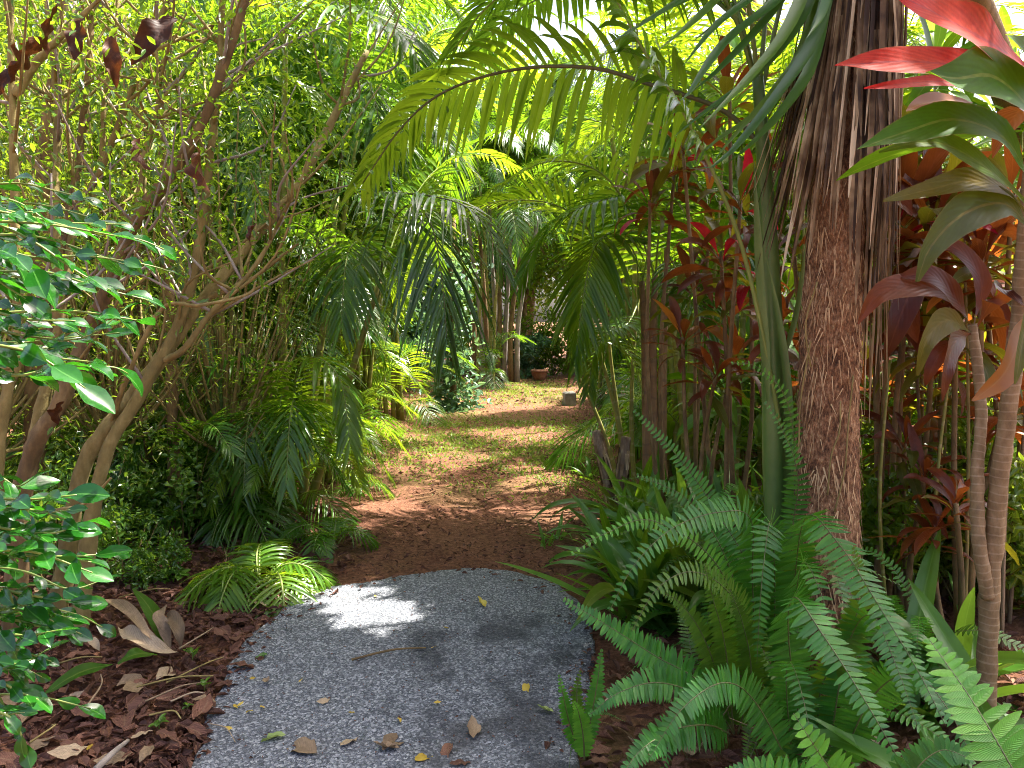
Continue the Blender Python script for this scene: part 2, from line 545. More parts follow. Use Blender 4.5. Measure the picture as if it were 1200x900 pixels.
M['stump'] = bark_mat('old_fibrous_stump', [(.25, (.06, .04, .025)), (.5, (.22, .15, .095)), (.75, (.45, .35, .25))], (40, 40, 6), 1.0, 0.9)
M['cane'] = bark_mat('palm_cane', [(.25, (.10, .12, .02)), (.5, (.19, .19, .035)), (.8, (.33, .28, .07))], (8, 8, 3), 0.3, 0.45, rings=9.0, ringcol=(.34, .30, .16))
M['cane_brown'] = bark_mat('palm_cane_old', [(.25, (.11, .06, .025)), (.5, (.22, .12, .05)), (.8, (.36, .23, .11))], (30, 30, 4), 0.7, 0.7, rings=7.0, ringcol=(.12, .07, .04))
M['green_stem'] = bark_mat('green_palm_stem', [(.25, (.045, .095, .022)), (.5, (.075, .145, .03)), (.8, (.13, .19, .045))], (6, 6, 2), 0.15, 0.38)
M['thin_stem'] = bark_mat('ringed_thin_stem', [(.25, (.10, .06, .025)), (.5, (.20, .125, .055)), (.8, (.32, .22, .12))], (40, 40, 22), 0.6, 0.75, rings=38.0, ringcol=(.34, .26, .16))

# concrete of the path
STAINS = [(*G(x, y)[:2], r) for x, y, r in ((505, 775, .40), (625, 845, .55), (655, 785, .4), (590, 745, .35), (560, 890, .45), (645, 900, .4))]
def concrete_mat():
    m, nt, out = nodes('grey_concrete')
    tc = N_(nt, 'ShaderNodeTexCoord')
    ob = tc.outputs['Object']
    fine = noise_(nt, 190, 3, ob, 0.75)
    vo = N_(nt, 'ShaderNodeTexVoronoi'); vo.inputs['Scale'].default_value = 120
    nt.links.new(ob, vo.inputs['Vector'])
    big = noise_(nt, 1.1, 5, ob, 0.6)
    col = ramp_(nt, fine, [(.36, (.020, .023, .029)), (.5, (.100, .110, .130)), (.62, (.28, .295, .33))])
    col2 = ramp_(nt, vo.outputs['Color'], [(.18, (.023, .026, .033)), (.55, (.105, .115, .136)), (.90, (.50, .515, .55))])
    col = mix_(nt, 0.55, col, col2)
    # damp stains, with outlines of their own
    wob = noise_(nt, 3.5, 6, ob, 0.65)
    tot = None
    for cx, cy, rad in STAINS:
        vm = N_(nt, 'ShaderNodeVectorMath', operation='DISTANCE')
        nt.links.new(ob, vm.inputs[0]); vm.inputs[1].default_value = (cx, cy, 0.028)
        q = math_(nt, 'SUBTRACT', 1.0, math_(nt, 'DIVIDE', vm.outputs['Value'], rad))
        tot = q if tot is None else math_(nt, 'MAXIMUM', tot, q)
    st = ramp_(nt, math_(nt, 'ADD', tot, math_(nt, 'MULTIPLY', math_(nt, 'SUBTRACT', wob, 0.5), 4.5)), [(.40, (0, 0, 0)), (1.0, (1, 1, 1))])
    col = mix_(nt, math_(nt, 'MULTIPLY', st, 0.72), col, (.020, .022, .030))
    st2 = ramp_(nt, big, [(.48, (0, 0, 0)), (.66, (1, 1, 1))])
    col = mix_(nt, math_(nt, 'MULTIPLY', st2, 0.25), col, (.07, .07, .075))
    g2 = noise_(nt, 0.7, 4, ob)
    gm = ramp_(nt, g2, [(.52, (0, 0, 0)), (.7, (1, 1, 1))])
    col = mix_(nt, math_(nt, 'MULTIPLY', gm, 0.3), col, (.21, .20, .17))
    bs = N_(nt, 'ShaderNodeBsdfPrincipled')
    nt.links.new(col, bs.inputs['Base Color'])
    bs.inputs['Roughness'].default_value = 0.85
    bs.inputs['Specular IOR Level'].default_value = 0.3
    h = math_(nt, 'ADD', math_(nt, 'MULTIPLY', fine, 0.6), vo.outputs['Distance'])
    nt.links.new(bump_(nt, h, 0.8, 0.006), bs.inputs['Normal'])
    nt.links.new(bs.outputs[0], out.inputs[0])
    return m
M['concrete'] = concrete_mat()

def soil_mat():
    m, nt, out = nodes('red_brown_soil')
    tc = N_(nt, 'ShaderNodeTexCoord')
    ob = tc.outputs['Object']
    f = noise_(nt, 38, 8, ob, 0.75)
    b = noise_(nt, 1.3, 4, ob)
    k = math_(nt, 'ADD', math_(nt, 'MULTIPLY', f, 0.75), math_(nt, 'MULTIPLY', b, 0.25))
    col = ramp_(nt, k, [(.30, (.035, .016, .010)), (.47, (.135, .058, .034)), (.60, (.24, .115, .068)), (.75, (.40, .25, .16))])
    gr = noise_(nt, 0.55, 5, ob)
    gm = ramp_(nt, gr, [(.50, (0, 0, 0)), (.66, (1, 1, 1))])
    col = mix_(nt, math_(nt, 'MULTIPLY', gm, 0.35), col, (.12, .15, .035))
    bs = N_(nt, 'ShaderNodeBsdfPrincipled')
    nt.links.new(col, bs.inputs['Base Color'])
    bs.inputs['Roughness'].default_value = 0.95
    bs.inputs['Specular IOR Level'].default_value = 0.15
    nt.links.new(bump_(nt, f, 1.0, 0.03), bs.inputs['Normal'])
    nt.links.new(bs.outputs[0], out.inputs[0])
    return m
M['soil'] = soil_mat()
M['grass'] = leaf_mat('lawn_grass', [(0.1, (.045, .10, .012)), (0.5, (.09, .17, .02)), (0.95, (.20, .25, .045))], (.42, .55, .05), 0.4, 0.5)
M['pot'] = bark_mat('terracotta', [(.3, (.26, .10, .06)), (.7, (.40, .18, .11))], (12, 12, 12), 0.3, 0.8)
M['block'] = bark_mat('weathered_block', [(.3, (.16, .16, .14)), (.7, (.34, .34, .31))], (14, 14, 14), 0.5, 0.9)
M['blue_paint'] = bark_mat('pale_blue_paint', [(.3, (.28, .36, .48)), (.7, (.45, .52, .62))], (14, 14, 14), 0.1, 0.5)

# ------------------------------------------------------------------ setting: ground and path
def build_ground():
    xs = np.unique(np.concatenate([np.linspace(-300, -12, 9), np.linspace(-12, 12, 120), np.linspace(12, 300, 9)]))
    ys = np.unique(np.concatenate([np.linspace(-60, 0.5, 8), np.linspace(0.5, 26, 150), np.linspace(26, 500, 10)]))
    X, Y = np.meshgrid(xs, ys)
    Z = np.zeros_like(X)
    near = (np.abs(X) < 11) & (Y > 1) & (Y < 25)
    Z += near * (0.02 * np.sin(X * 2.3 + Y * 1.1) * np.sin(Y * 1.7 - X) + 0.012 * nr.randn(*X.shape))
    # beds lie a little higher than the way between them
    Z += near * 0.10 * np.clip((np.abs(X + 0.35) - 1.5) / 1.5, 0, 1)
    path_zone = (Y < 5.2) & (np.abs(X + 0.3) < 1.2)
    Z = np.where(path_zone, np.minimum(Z, 0.0) - 0.004, Z)
    v = np.stack([X.ravel(), Y.ravel(), Z.ravel()], 1)
    nx, ny = len(xs), len(ys)
    i = np.arange(nx * ny).reshape(ny, nx)
    q = np.stack([i[:-1, :-1], i[:-1, 1:], i[1:, 1:], i[1:, :-1]], -1).reshape(-1)
    me = bpy.data.meshes.new('ground')
    fill_mesh(me, v, q, np.full((nx - 1) * (ny - 1), 4), np.zeros((len(v), 2)), np.full(len(v), .5), None, True)
    me.materials.append(M['soil'])
    tag(obj('ground', me), 'red brown soil of the garden under mulch and grass', 'ground', kind='structure')
build_ground()

PATH_PX = [(225, 900), (236, 850), (252, 815), (272, 780), (300, 745), (335, 712), (375, 690), (425, 680), (470, 671), (515, 665), (560, 665), (605, 669),
           (645, 679), (678, 698), (697, 728), (699, 770), (690, 820), (676, 860), (668, 900)]

def build_path():
    out = [G(*p, 0.025)[:2] for p in PATH_PX]
    l0, r0 = out[0], out[-1]
    out = [np.array([l0[0] - 0.02, 0.2]), np.array([l0[0] - .01, 1.4])] + out + [np.array([r0[0] + .02, 1.4]), np.array([r0[0] + .03, 0.2])]
    pts = catmull(np.array([[a, b, 0] for a, b in out]), 260)[:, :2]
    d = np.gradient(pts, axis=0)
    nn = np.stack([-d[:, 1], d[:, 0]], 1)
    nn /= np.linalg.norm(nn, axis=1, keepdims=True)
    w = np.convolve(nr.randn(len(pts) + 8), np.ones(5) / 5, 'same')[4:-4]
    w2 = np.convolve(nr.randn(len(pts) + 40), np.ones(21) / 21, 'same')[20:-20]
    pts = pts + nn * (w * 0.022 + w2 * .07)[:, None]
    n = len(pts)
    c = pts.mean(0)
    mb = MB()
    rings = [(1.0, -0.03), (1.0, 0.012), (0.985, 0.024), (0.93, 0.027), (0.6, 0.028), (0.3, 0.028)]
    v = [np.concatenate([c + (pts - c) * s, np.full((n, 1), z)], 1) for s, z in rings]
    v = np.vstack(v + [np.array([[c[0], c[1], 0.028]])])
    f = []
    for k in range(len(rings) - 1):
        for i in range(n):
            j = (i + 1) % n
            f.append((k * n + i, k * n + j, (k + 1) * n + j, (k + 1) * n + i))
    k = (len(rings) - 1) * n
    for i in range(n):
        f.append((k + i, k + (i + 1) % n, len(v) - 1))
    f = [tuple(reversed(q)) for q in f]
    mb.add(v, v[:, :2], 0.5, f)
    tag(obj('path', mb.mesh('path', M['concrete'])), 'speckled grey concrete footpath ending at the bare soil', 'path', kind='structure')
    return pts
PATH_XY = build_path()

def inside(poly, x, y):
    c = False
    n = len(poly)
    j = n - 1
    for i in range(n):
        xi, yi = poly[i]; xj, yj = poly[j]
        if (yi > y) != (yj > y) and x < (xj - xi) * (y - yi) / (yj - yi) + xi:
            c = not c
        j = i
    return c
PATH_COARSE = PATH_XY[::4]

# ------------------------------------------------------------------ where the gaps in the leaves let the sun reach the ground
SUN_PATCH = [[(345, 685), (400, 690), (500, 715), (480, 745), (430, 752), (370, 725)], [(395, 500), (470, 500), (490, 515), (440, 530), (400, 535)], [(410, 560), (480, 570), (530, 575), (545, 605), (470, 600), (400, 595)],
             [(590, 545), (690, 540), (700, 565), (620, 570)], [(580, 575), (660, 590), (640, 615), (570, 600)], [(470, 525), (560, 520), (600, 535), (520, 550)], [(280, 655), (350, 660), (340, 715), (290, 710)], [(440, 470), (620, 466), (660, 480), (520, 482), (450, 480)],
             [(650, 620), (700, 610), (690, 650)], [(560, 505), (690, 500), (690, 525), (600, 520)]]
SUN_W = []
for poly in SUN_PATCH:
    w_ = np.array([G(*p)[:2] for p in poly]); c_ = w_.mean(0)
    SUN_W.append([tuple(c_ + (q - c_) * 1.12) for q in w_])
def lit(p):
    q = p - SUN * (p[2] / SUN[2])
    return any(inside(w, q[0], q[1]) for w in SUN_W)

# ------------------------------------------------------------------ shared leaf meshes
def arch_frond(L, lift, fall, n, ll, w, seed, mats, **kw):
    """local frond: grows from the origin, first up, then out along +Y"""
    pts = []
    for k in range(7):
        t = k / 6
        pts.append((0.03 * math.sin(t * 3 + seed) * L, L * (0.18 * t + 0.62 * t ** 1.6), L * (lift * math.sin(t * math.pi * 0.62) - fall * t ** 2.6)))
    b = frond(pts, n, ll, w, seed=seed, **kw)
    return b.mesh('frond', mats)

FROND = {}
for key, mat, rach in (('g', 'palm', 'rachis'), ('y', 'palm_yellow', 'rachis'), ('d', 'palm_dark', 'rachis_dark')):
    L_ = []
    for i, (lift, fall, dr) in enumerate([(0.75, 0.15, 0.30), (0.55, 0.35, 0.45), (0.42, 0.60, 0.6), (0.85, 0.45, 0.4)]):
        L_.append(arch_frond(1.7, lift, fall, 46, 0.48, 0.0105, 20 + i, [M[mat], M[rach]], droop=dr, vee=0.45 - 0.12 * i, start=0.22, jit=.12))
    FROND[key] = L_
# small fronds of young palms
FROND['j'] = [arch_frond(0.75, 0.5, f_, 22, 0.24, 0.010, 50 + i, [M['palm'], M['rachis']], droop=.4, vee=.25, start=.2) for i, f_ in enumerate((.25, .5))]
FROND['jb'] = [arch_frond(0.75, 0.42, f_, 22, 0.26, 0.010, 60 + i, [M['palm_yellow'], M['rachis']], droop=.45, vee=.2, start=.2) for i, f_ in enumerate((.3, .55))]
FERN = {}
for key, mat in (('g', 'fern'), ('o', 'fern_olive'), ('b', 'fern_bright'), ('x', 'straw')):
    FERN[key] = [arch_frond(0.8, lf, fl, 46, 0.062, 0.0078, 80 + i, [M[mat], M['fern_stalk']], a0=84, a1=62, droop=.12, vee=.12, start=.10, prof='fern', rr=.0028,
                            fold=.18, jit=.10, m=5, rsides=4, gap=.04) for i, (lf, fl) in enumerate([(.85, .15), (.65, .40), (.5, .65), (.95, .35)])]

def lance(L, w, arch, twist, seed, m=11, wave=0.06, prof=None, fold=0.22, name='leaf', mat=None, droop=0.0):
    """a lance leaf on a short stalk, from the origin along +Y, bending down"""
    rs = random.Random(seed)
    t = np.linspace(0, 1, m)
    ang = arch * (t ** 1.3)
    ds = L / (m - 1)
    y = np.concatenate([[0], np.cumsum(np.cos(ang[:-1] - droop) * ds)])
    z = np.concatenate([[0], np.cumsum(-np.sin(ang[:-1] - droop) * ds)])
    x = 0.04 * L * np.sin(t * 2.5 + seed)
    c = np.stack([x, y, z], 1)
    tt = unit(np.gradient(c, axis=0))
    s0 = np.tile([1.0, 0, 0], (m, 1))
    n0 = np.cross(s0, tt)
    a = twist * t
    s = s0 * np.cos(a)[:, None] + n0 * np.sin(a)[:, None]
    nn = np.cross(s, tt)
    pr = prof if prof is not None else [0.10, 0.13, 0.45, 0.85, 1.0, 0.97, 0.80, 0.5, 0.04]
    ww = np.interp(t, np.linspace(0, 1, len(pr)), pr) * w
    b = MB()
    mcols = 5
    cols = np.array([-1, -0.5, 0, 0.5, 1.0])
    v = []; uv = []
    ph = rs.uniform(0, 6)
    for k, cc in enumerate(cols):
        wav = wave * w * np.sin(t * 17 + ph + (2.1 if cc > 0 else 0)) * abs(cc) * np.minimum(1, ww / w * 1.5)
        v.append(c + s * (ww * cc)[:, None] + nn * ((fold * abs(cc) ** 1.2) * ww + wav)[:, None])
        uv.append(np.stack([np.full(m, (cc + 1) / 2), t], 1))
    v = np.stack(v, 1).reshape(-1, 3); uv = np.stack(uv, 1).reshape(-1, 2)
    f = []
    for i in range(m - 1):
        for k in range(mcols - 1):
            f.append((i * mcols + k, i * mcols + k + 1, (i + 1) * mcols + k + 1, (i + 1) * mcols + k))
    b.add(v, uv, 0.5, f)
    return b.mesh(name, mat)

CORD = [lance(0.50, 0.048, a, tw, i, mat=M['cord_red']) for i, (a, tw) in enumerate([(0.9, .3), (1.4, -.4), (1.9, .5), (0.5, -.2), (2.4, .3), (1.2, .6)])]
GLOSSY_P = [0.06, 0.45, 0.85, 1.0, 0.92, 0.62, 0.05]
GLOSSY = [lance(0.078, 0.0215, a, tw, 30 + i, m=9, wave=.05, prof=GLOSSY_P, fold=.25, mat=M['glossy']) for i, (a, tw) in enumerate([(.5, .1), (.8, -.3), (.2, .3), (1.1, .2)])]
LILY = [lance(0.75, 0.040, a, tw, 60 + i, m=12, prof=[.8, .85, .95, 1, .95, .8, .5, .04], fold=.35, wave=.03, mat=M['lily']) for i, (a, tw) in enumerate([(.5, .2), (1.1, -.3), (1.7, .4), (.2, -.1)])]
FALL_P = [0.05, 0.6, 0.95, 1.0, 0.8, 0.45, 0.05]
FALLEN = [lance(0.10, 0.024, a, tw, 90 + i, m=8, prof=FALL_P, fold=fo, wave=.22, mat=M['dead']) for i, (a, tw, fo) in enumerate([(.5, .4, .3), (-.6, .8, .2), (1.0, -.7, .5), (.3, .2, .1), (-.9, -.5, .6)])]

# ------------------------------------------------------------------ plant makers
def cane_palm(name, label, loc, canes, key='g', cane_mat='cane', r0=0.028, scale=1.0, group=None, seed=0, cat='palm', min_t=25, max_t=75, per=6, arc=None, low=0):
    """clump of canes, each with its crown of fronds. canes: (dx, dy, lean_x, lean_y, height)"""
    rs = random.Random(seed)
    t = thing(name, label, cat, loc, 0, group)
    for ci, (dx, dy, lx, ly, h) in enumerate(canes):
        pts = np.array([(dx, dy, -0.05), (dx + lx * .25, dy + ly * .25, h * .35), (dx + lx * .6, dy + ly * .6, h * .7), (dx + lx, dy + ly, h)])
        b = MB()
        tube(b, catmull(pts, 14), [r0 * 1.35, r0, r0 * .95, r0 * .8], 8, .5, 0, True, .06, ci)
        obj('cane', b.mesh('cane', M[cane_mat]), t)
        a0 = rs.uniform(0, 6.28)
        for k in range(per):
            az = a0 + k * 2.4 + rs.uniform(-.3, .3) if arc is None else R(rs.uniform(*arc))
            mesh = rs.choice(FROND[key])
            tip = np.array([loc[0] + dx + lx, loc[1] + dy + ly, h])
            if any(lit(tip + np.array([-math.sin(az) * q, math.cos(az) * q, .6 - .25 * q])) for q in (.3, .6, .9, 1.2, 1.5)): continue
            put('frond', mesh, t, (dx + lx, dy + ly, h - 0.02 - 0.05 * (k % 3)), (R(rs.uniform(-12, 12)), R(rs.uniform(-14, 14)), az), scale * rs.uniform(.8, 1.15))
    for k in range(low):
        az = rs.uniform(0, 6.28)
        put('frond', rs.choice(FROND[key]), t, (rs.uniform(-.15, .15), rs.uniform(-.15, .15), 0.0), (R(rs.uniform(-8, 8)), R(rs.uniform(-10, 10)), az), scale * rs.uniform(.6, .95))
    return t

def cordyline(label, base, tops, mats=('cord_red', 'cord_olive'), sc=1.0, per=22, r0=.014, seed=0, group=None, wts=None, stem='branch_brown', spread=(5, 100), name='cordyline'):
    """stems from base to each top (world points), a rosette of lance leaves on each"""
    rs = random.Random(seed)
    base = np.asarray(base, float)
    t = thing(name, label, 'plant', tuple(base), 0, group)
    for si, tp in enumerate(tops):
        tp = np.asarray(tp, float) - base
        mid = tp * .5 + np.array([rs.uniform(-.06, .06), rs.uniform(-.06, .06), 0])
        b = MB()
        tube(b, catmull([np.array([0, 0, -.04]) + np.array([rs.uniform(-.04, .04), rs.uniform(-.04, .04), 0]), mid, tp], 12), [r0 * 1.3, r0, r0 * .8], 7, .5, 0, True, .1, si)
        obj('stem', b.mesh('stem', M[stem]), t)
        for k in range(per):
            x = k / max(1, per - 1)
            pitch = R(90 - (spread[0] + (spread[1] - spread[0]) * (x ** .8)))
            az = k * 2.399 + rs.uniform(-.3, .3)
            m = rs.choices(mats, wts)[0]
            wp = base + tp
            if lit(wp + np.array([-math.sin(az) * .25 * sc, math.cos(az) * .25 * sc, .1 * sc])): continue
            put('leaf', rs.choice(CORD), t, tuple(tp + np.array([0, 0, -0.20 * x * sc])), (pitch, R(rs.uniform(-25, 25)), az), sc * rs.uniform(.75, 1.2), M[m])
    return t

def clump_points(n, size, k, rs, shell=0.45, flat=1.0):
    """n points in k clumps inside an ellipsoid of half axes size"""
    cs = []
    while len(cs) < k:
        p = rs.uniform(-1, 1, 3)
        l = np.linalg.norm(p)
        if shell < l < 1: cs.append(p)
    cs = np.array(cs)
    rad = rs.uniform(.16, .34, k)
    w = rad ** 2; w /= w.sum()
    pick = rs.choice(k, n, p=w)
    off = unit(rs.randn(n, 3)) * (rs.rand(n) ** .5)[:, None]
    p = cs[pick] + off * rad[pick][:, None]
    return p * np.asarray(size), unit(off + np.array([0, 0, .6])), cs * np.asarray(size)

def tree_mesh(seed, trunk_h, size, n, k, L, W, mat, bark, r0=.12, droop=.2, shell=.4, cut=None):
    rs = np.random.RandomState(seed)
    p, nrm, cs = clump_points(n, size, k, rs, shell)
    ctr = np.array([0, 0, trunk_h + size[2] * .75])
    d = unit(nrm * .5 + rs.randn(n, 3) * .8 + np.array([0, 0, -droop]))
    crown = leaf_cloud('crown', p + ctr, d, unit(nrm + rs.randn(n, 3) * .4 + np.array([0, 0, .5])), L * rs.uniform(.7, 1.3, n), W * rs.uniform(.8, 1.2, n), rs.rand(n), M[mat])
    b = MB()
    top = np.array([rs.uniform(-.3, .3), rs.uniform(-.3, .3), trunk_h + size[2] * .9])
    tube(b, catmull([(0, 0, -.1), (rs.uniform(-.15, .15), rs.uniform(-.15, .15), trunk_h * .5), (top[0] * .5, top[1] * .5, trunk_h), top], 16), [r0 * 1.2, r0, r0 * .8, r0 * .3], 9, .5, 0, True, .12, seed)
    for i in range(min(k, 16 if W > .01 else 60)):
        c = cs[i] + ctr
        s = np.array([top[0] * .4, top[1] * .4, trunk_h * rs.uniform(.75, 1.1)])
        tube(b, catmull([s, (s + c) / 2 + np.array([0, 0, -.15]), c], 7), [r0 * .4, r0 * .28, r0 * .1], 5, .5, 0, False)
    return crown, b.mesh('trunk', M[bark])

def make_tree(name, meshes, label, loc, rz, sc=1.0, group=None, cat='tree'):
    t = thing(name, label, cat, loc, rz, group)
    t.scale = (sc, sc, sc)
    put('trunk', meshes[1], t)
    c = put('crown', meshes[0], t)
    c['kind'] = 'stuff'
    return t

# ------------------------------------------------------------------ right foreground: fibrous palm with its skirt
def skirt_palm():
    base = P(968, 640, 3.0); base[2] = 0
    t = thing('skirt_palm', 'fibrous brown palm trunk under a skirt of dry hanging strips beside the ferns', 'palm', tuple(base))
    def loc(p): return np.asarray(p) - base
    line = [np.array([0, 0, -.1]), loc(P(967, 640, 3.0)), loc(P(970, 500, 3.0)), loc(P(976, 330, 3.0)), loc(P(990, 150, 3.02)), loc(P(1004, -10, 3.05)), loc(P(1012, -150, 3.08))]
    pts = catmull(line, 220)
    sides = 72
    T = unit(np.gradient(pts, axis=0))
    s = np.tile([1.0, 0, 0], (len(pts), 1)); s = unit(s - T * np.sum(s * T, 1, keepdims=True)); bb = np.cross(T, s)
    ang = np.linspace(0, 2 * math.pi, sides, endpoint=False)
    h = np.linspace(0, 1, len(pts))
    rad = np.interp(h, [0, .25, .5, .8, 1], [.150, .118, .104, .100, .11])
    # matted fibre: ragged strands that overlap in short tiers
    rs = np.random.RandomState(5)
    rel = np.zeros((len(pts), sides))
    for _ in range(900):
        i = rs.randint(0, len(pts)); k = rs.randint(0, sides); ln = rs.randint(4, 14); dk = rs.uniform(-.25, .25)
        a = rs.uniform(.2, 1.0)
        for q in range(ln):
            if i + q < len(pts):
                rel[i + q, int(k + dk * q) % sides] += a * (1 - q / ln)
    rel = np.minimum(rel, 2.2)
    v = np.zeros((len(pts), sides, 3))
    for i in range(len(pts)):
        rr = rad[i] * (1 + .012 * np.sin(i * .9) + .015 * np.sin(ang * 3 + i * .05)) + .0075 * rel[i] + rs.randn(sides) * .0016
        v[i] = pts[i] + (np.cos(ang)[:, None] * s[i] + np.sin(ang)[:, None] * bb[i]) * rr[:, None]
    f = [(i * sides + k, i * sides + (k + 1) % sides, (i + 1) * sides + (k + 1) % sides, (i + 1) * sides + k) for i in range(len(pts) - 1) for k in range(sides)]
    mb = MB(); mb.add(v.reshape(-1, 3), np.zeros((len(pts) * sides, 2)), .5, f)
    obj('trunk', mb.mesh('trunk', M['fibre']), t)
    fb = MB()
    for _ in range(1500):
        i = rs.randint(20, len(pts) - 14); az = rs.uniform(0, 6.283); ln = rs.randint(3, 8)
        seg = pts[i:i + ln + 1][::-1]
        rr = rad[i] + .004 + np.linspace(0, rs.uniform(.004, .016), len(seg))
        aa = az + np.linspace(0, rs.uniform(-.25, .25), len(seg))
        c = seg + np.stack([np.cos(aa) * rr, np.sin(aa) * rr, np.zeros(len(seg))], 1)
        tg = unit(np.gradient(c, axis=0)); sd_ = unit(np.cross(tg, [math.cos(az), math.sin(az), .05])); nm = np.cross(sd_, tg)
        blade(fb, c, sd_, nm, np.linspace(rs.uniform(.0012, .0035), .0005, len(seg)), .4, rs.rand())
    fo_ = obj('fibre', fb.mesh('fibre', M['fibre_strand']), t); fo_['kind'] = 'stuff'
    # loose roots and fibres on the trunk
    for k, pl in enumerate([[(985, 470), (984, 505), (974, 535), (970, 580)], [(1000, 440), (994, 500), (990, 550), (978, 600)], [(950, 400), (938, 470), (936, 520), (930, 560)], [(958, 330), (944, 380), (950, 430)]]):
        b = MB(); tube(b, catmull([loc(P(x, y, 2.865 + .03 * (abs(x - 970) / 35) ** 2)) for x, y in pl], 12), .0032, 5)
        obj('aerial_root', b.mesh('aerial_root', M['branch']), t)
    # dry strips
    cen = lambda z: np.array([np.interp(z, pts[:, 2], pts[:, a]) for a in range(3)])
    ztop = loc(P(1000, -40, 3))[2]
    for k in range(240):
        az = rs.uniform(0, 6.283)
        z0 = ztop + rs.uniform(-.30, .12)
        front = -math.sin(az)
        lnn = rs.uniform(.45, 1.05)
        if front < -0.2 and rs.rand() < .3: continue
        flare = rs.uniform(.02, .10)
        if math.cos(az) < -0.3:
            flare = rs.uniform(.04, .19); lnn = rs.uniform(.6, .95)
        if math.cos(az) > 0.5:
            lnn = rs.uniform(.5, 1.55); flare = rs.uniform(.0, .07)
        m = 9
        tt = np.linspace(0, 1, m)
        c = np.zeros((m, 3))
        r_in = .125 + rs.uniform(0, .05)
        wob = rs.uniform(-.12, .12)
        for i, q in enumerate(tt):
            z = z0 - lnn * q
            cc = cen(z)
            rr = r_in + flare * q ** 1.3 + .004 * math.sin(q * 9 + k)
            aa = az + wob * q
            c[i] = (cc[0] + math.cos(aa) * rr, cc[1] + math.sin(aa) * rr, z)
        rad_d = np.array([math.cos(az), math.sin(az), .1])
        tg = unit(np.gradient(c, axis=0))
        sd_ = unit(np.cross(tg, rad_d)); nm = np.cross(sd_, tg)
        w = rs.uniform(.005, .0125)
        b = MB()
        blade(b, c, sd_, nm, w * np.interp(tt, [0, .3, .8, 1], [1.15, 1, .75, .15]), rs.uniform(.3, 1.0), rs.rand())
        obj('dry_strip', b.mesh('dry_strip', M['skirt']), t)
    # the living crown: long stiff strap leaves
    def strap(pl, w, seed, fold=.35):
        c = catmull([loc(P(*p)) for p in pl], 16)
        tg = unit(np.gradient(c, axis=0))
        sd_ = unit(np.cross(tg, np.array([.15, -.45, 1.0]))); nm = np.cross(sd_, tg)
        b = MB()
        blade(b, c, sd_, nm, w * np.interp(np.linspace(0, 1, 16), [0, .15, .5, .8, 1], [.7, .9, 1, .7, .03]), fold, (seed * .37) % 1)
        obj('strap_leaf', b.mesh('strap_leaf', M['strap']), t)
    C0 = (1000, -90, 2.95)
    heroes = [[(985, -110, 2.95), (960, 30, 2.7), (905, 120, 2.6), (845, 190, 2.55), (808, 198, 2.5)],
              [(985, -110, 2.95), (955, 60, 2.75), (925, 120, 2.65), (880, 170, 2.6), (850, 192, 2.55)],
              [(975, -110, 2.95), (930, 20, 2.7), (880, 90, 2.6), (820, 150, 2.5)],
              [(970, -110, 2.95), (920, -10, 2.7), (850, 50, 2.6), (800, 120, 2.5), (795, 120, 2.5)],
              [(970, -120, 2.95), (900, -20, 2.7), (840, 30, 2.6), (800, 78, 2.55)],
              [(965, -120, 2.95), (880, -40, 2.7), (820, 20, 2.6), (770, 60, 2.5)],
              [(960, -130, 2.95), (880, -60, 2.7), (800, 0, 2.6), (700, 60, 2.5)],
              [(990, -110, 2.9), (975, -30, 2.7), (962, 20, 2.65), (945, 45, 2.6)],
              [(985, -110, 2.95), (940, 60, 2.9), (890, 130, 2.85), (830, 172, 2.8), (815, 200, 2.78)],
              [(975, -110, 3.0), (920, 40, 3.0), (870, 100, 3.0), (815, 145, 3.0)],
              [(1020, -110, 3.0), (1060, -20, 2.95), (1085, 40, 2.9), (1095, 110, 2.85)],
              [(980, -110, 2.95), (945, 10, 2.75), (890, 85, 2.65), (835, 125, 2.6), (790, 160, 2.55)], [(975, -110, 2.95), (915, 0, 2.72), (850, 75, 2.62), (805, 112, 2.55)],
              [(982, -110, 2.95), (950, 40, 2.8), (905, 110, 2.72), (860, 160, 2.68), (835, 190, 2.65)], [(970, -120, 2.95), (905, -30, 2.8), (850, 20, 2.75), (810, 50, 2.7)], [(965, -120, 3.0), (890, -50, 2.9), (830, -10, 2.85), (740, 30, 2.8)]]
    for k, pl in enumerate(heroes):
        strap(pl, .023 if k < 7 else .020, k)
    top = pts[-1]
    me = lance(1.0, .034, .9, .2, 5, m=12, prof=[.7, .85, 1, 1, .9, .7, .4, .03], fold=.35, wave=.02, name='strap_leaf', mat=M['strap'])
    for k in range(36):
        put('strap_leaf', me, t, tuple(top + np.array([0, 0, rs.uniform(-.05, .25)])), (R(rs.uniform(-10, 75)), R(rs.uniform(-15, 15)), k * 2.4), rs.uniform(.8, 1.15))
    return t
skirt_palm()

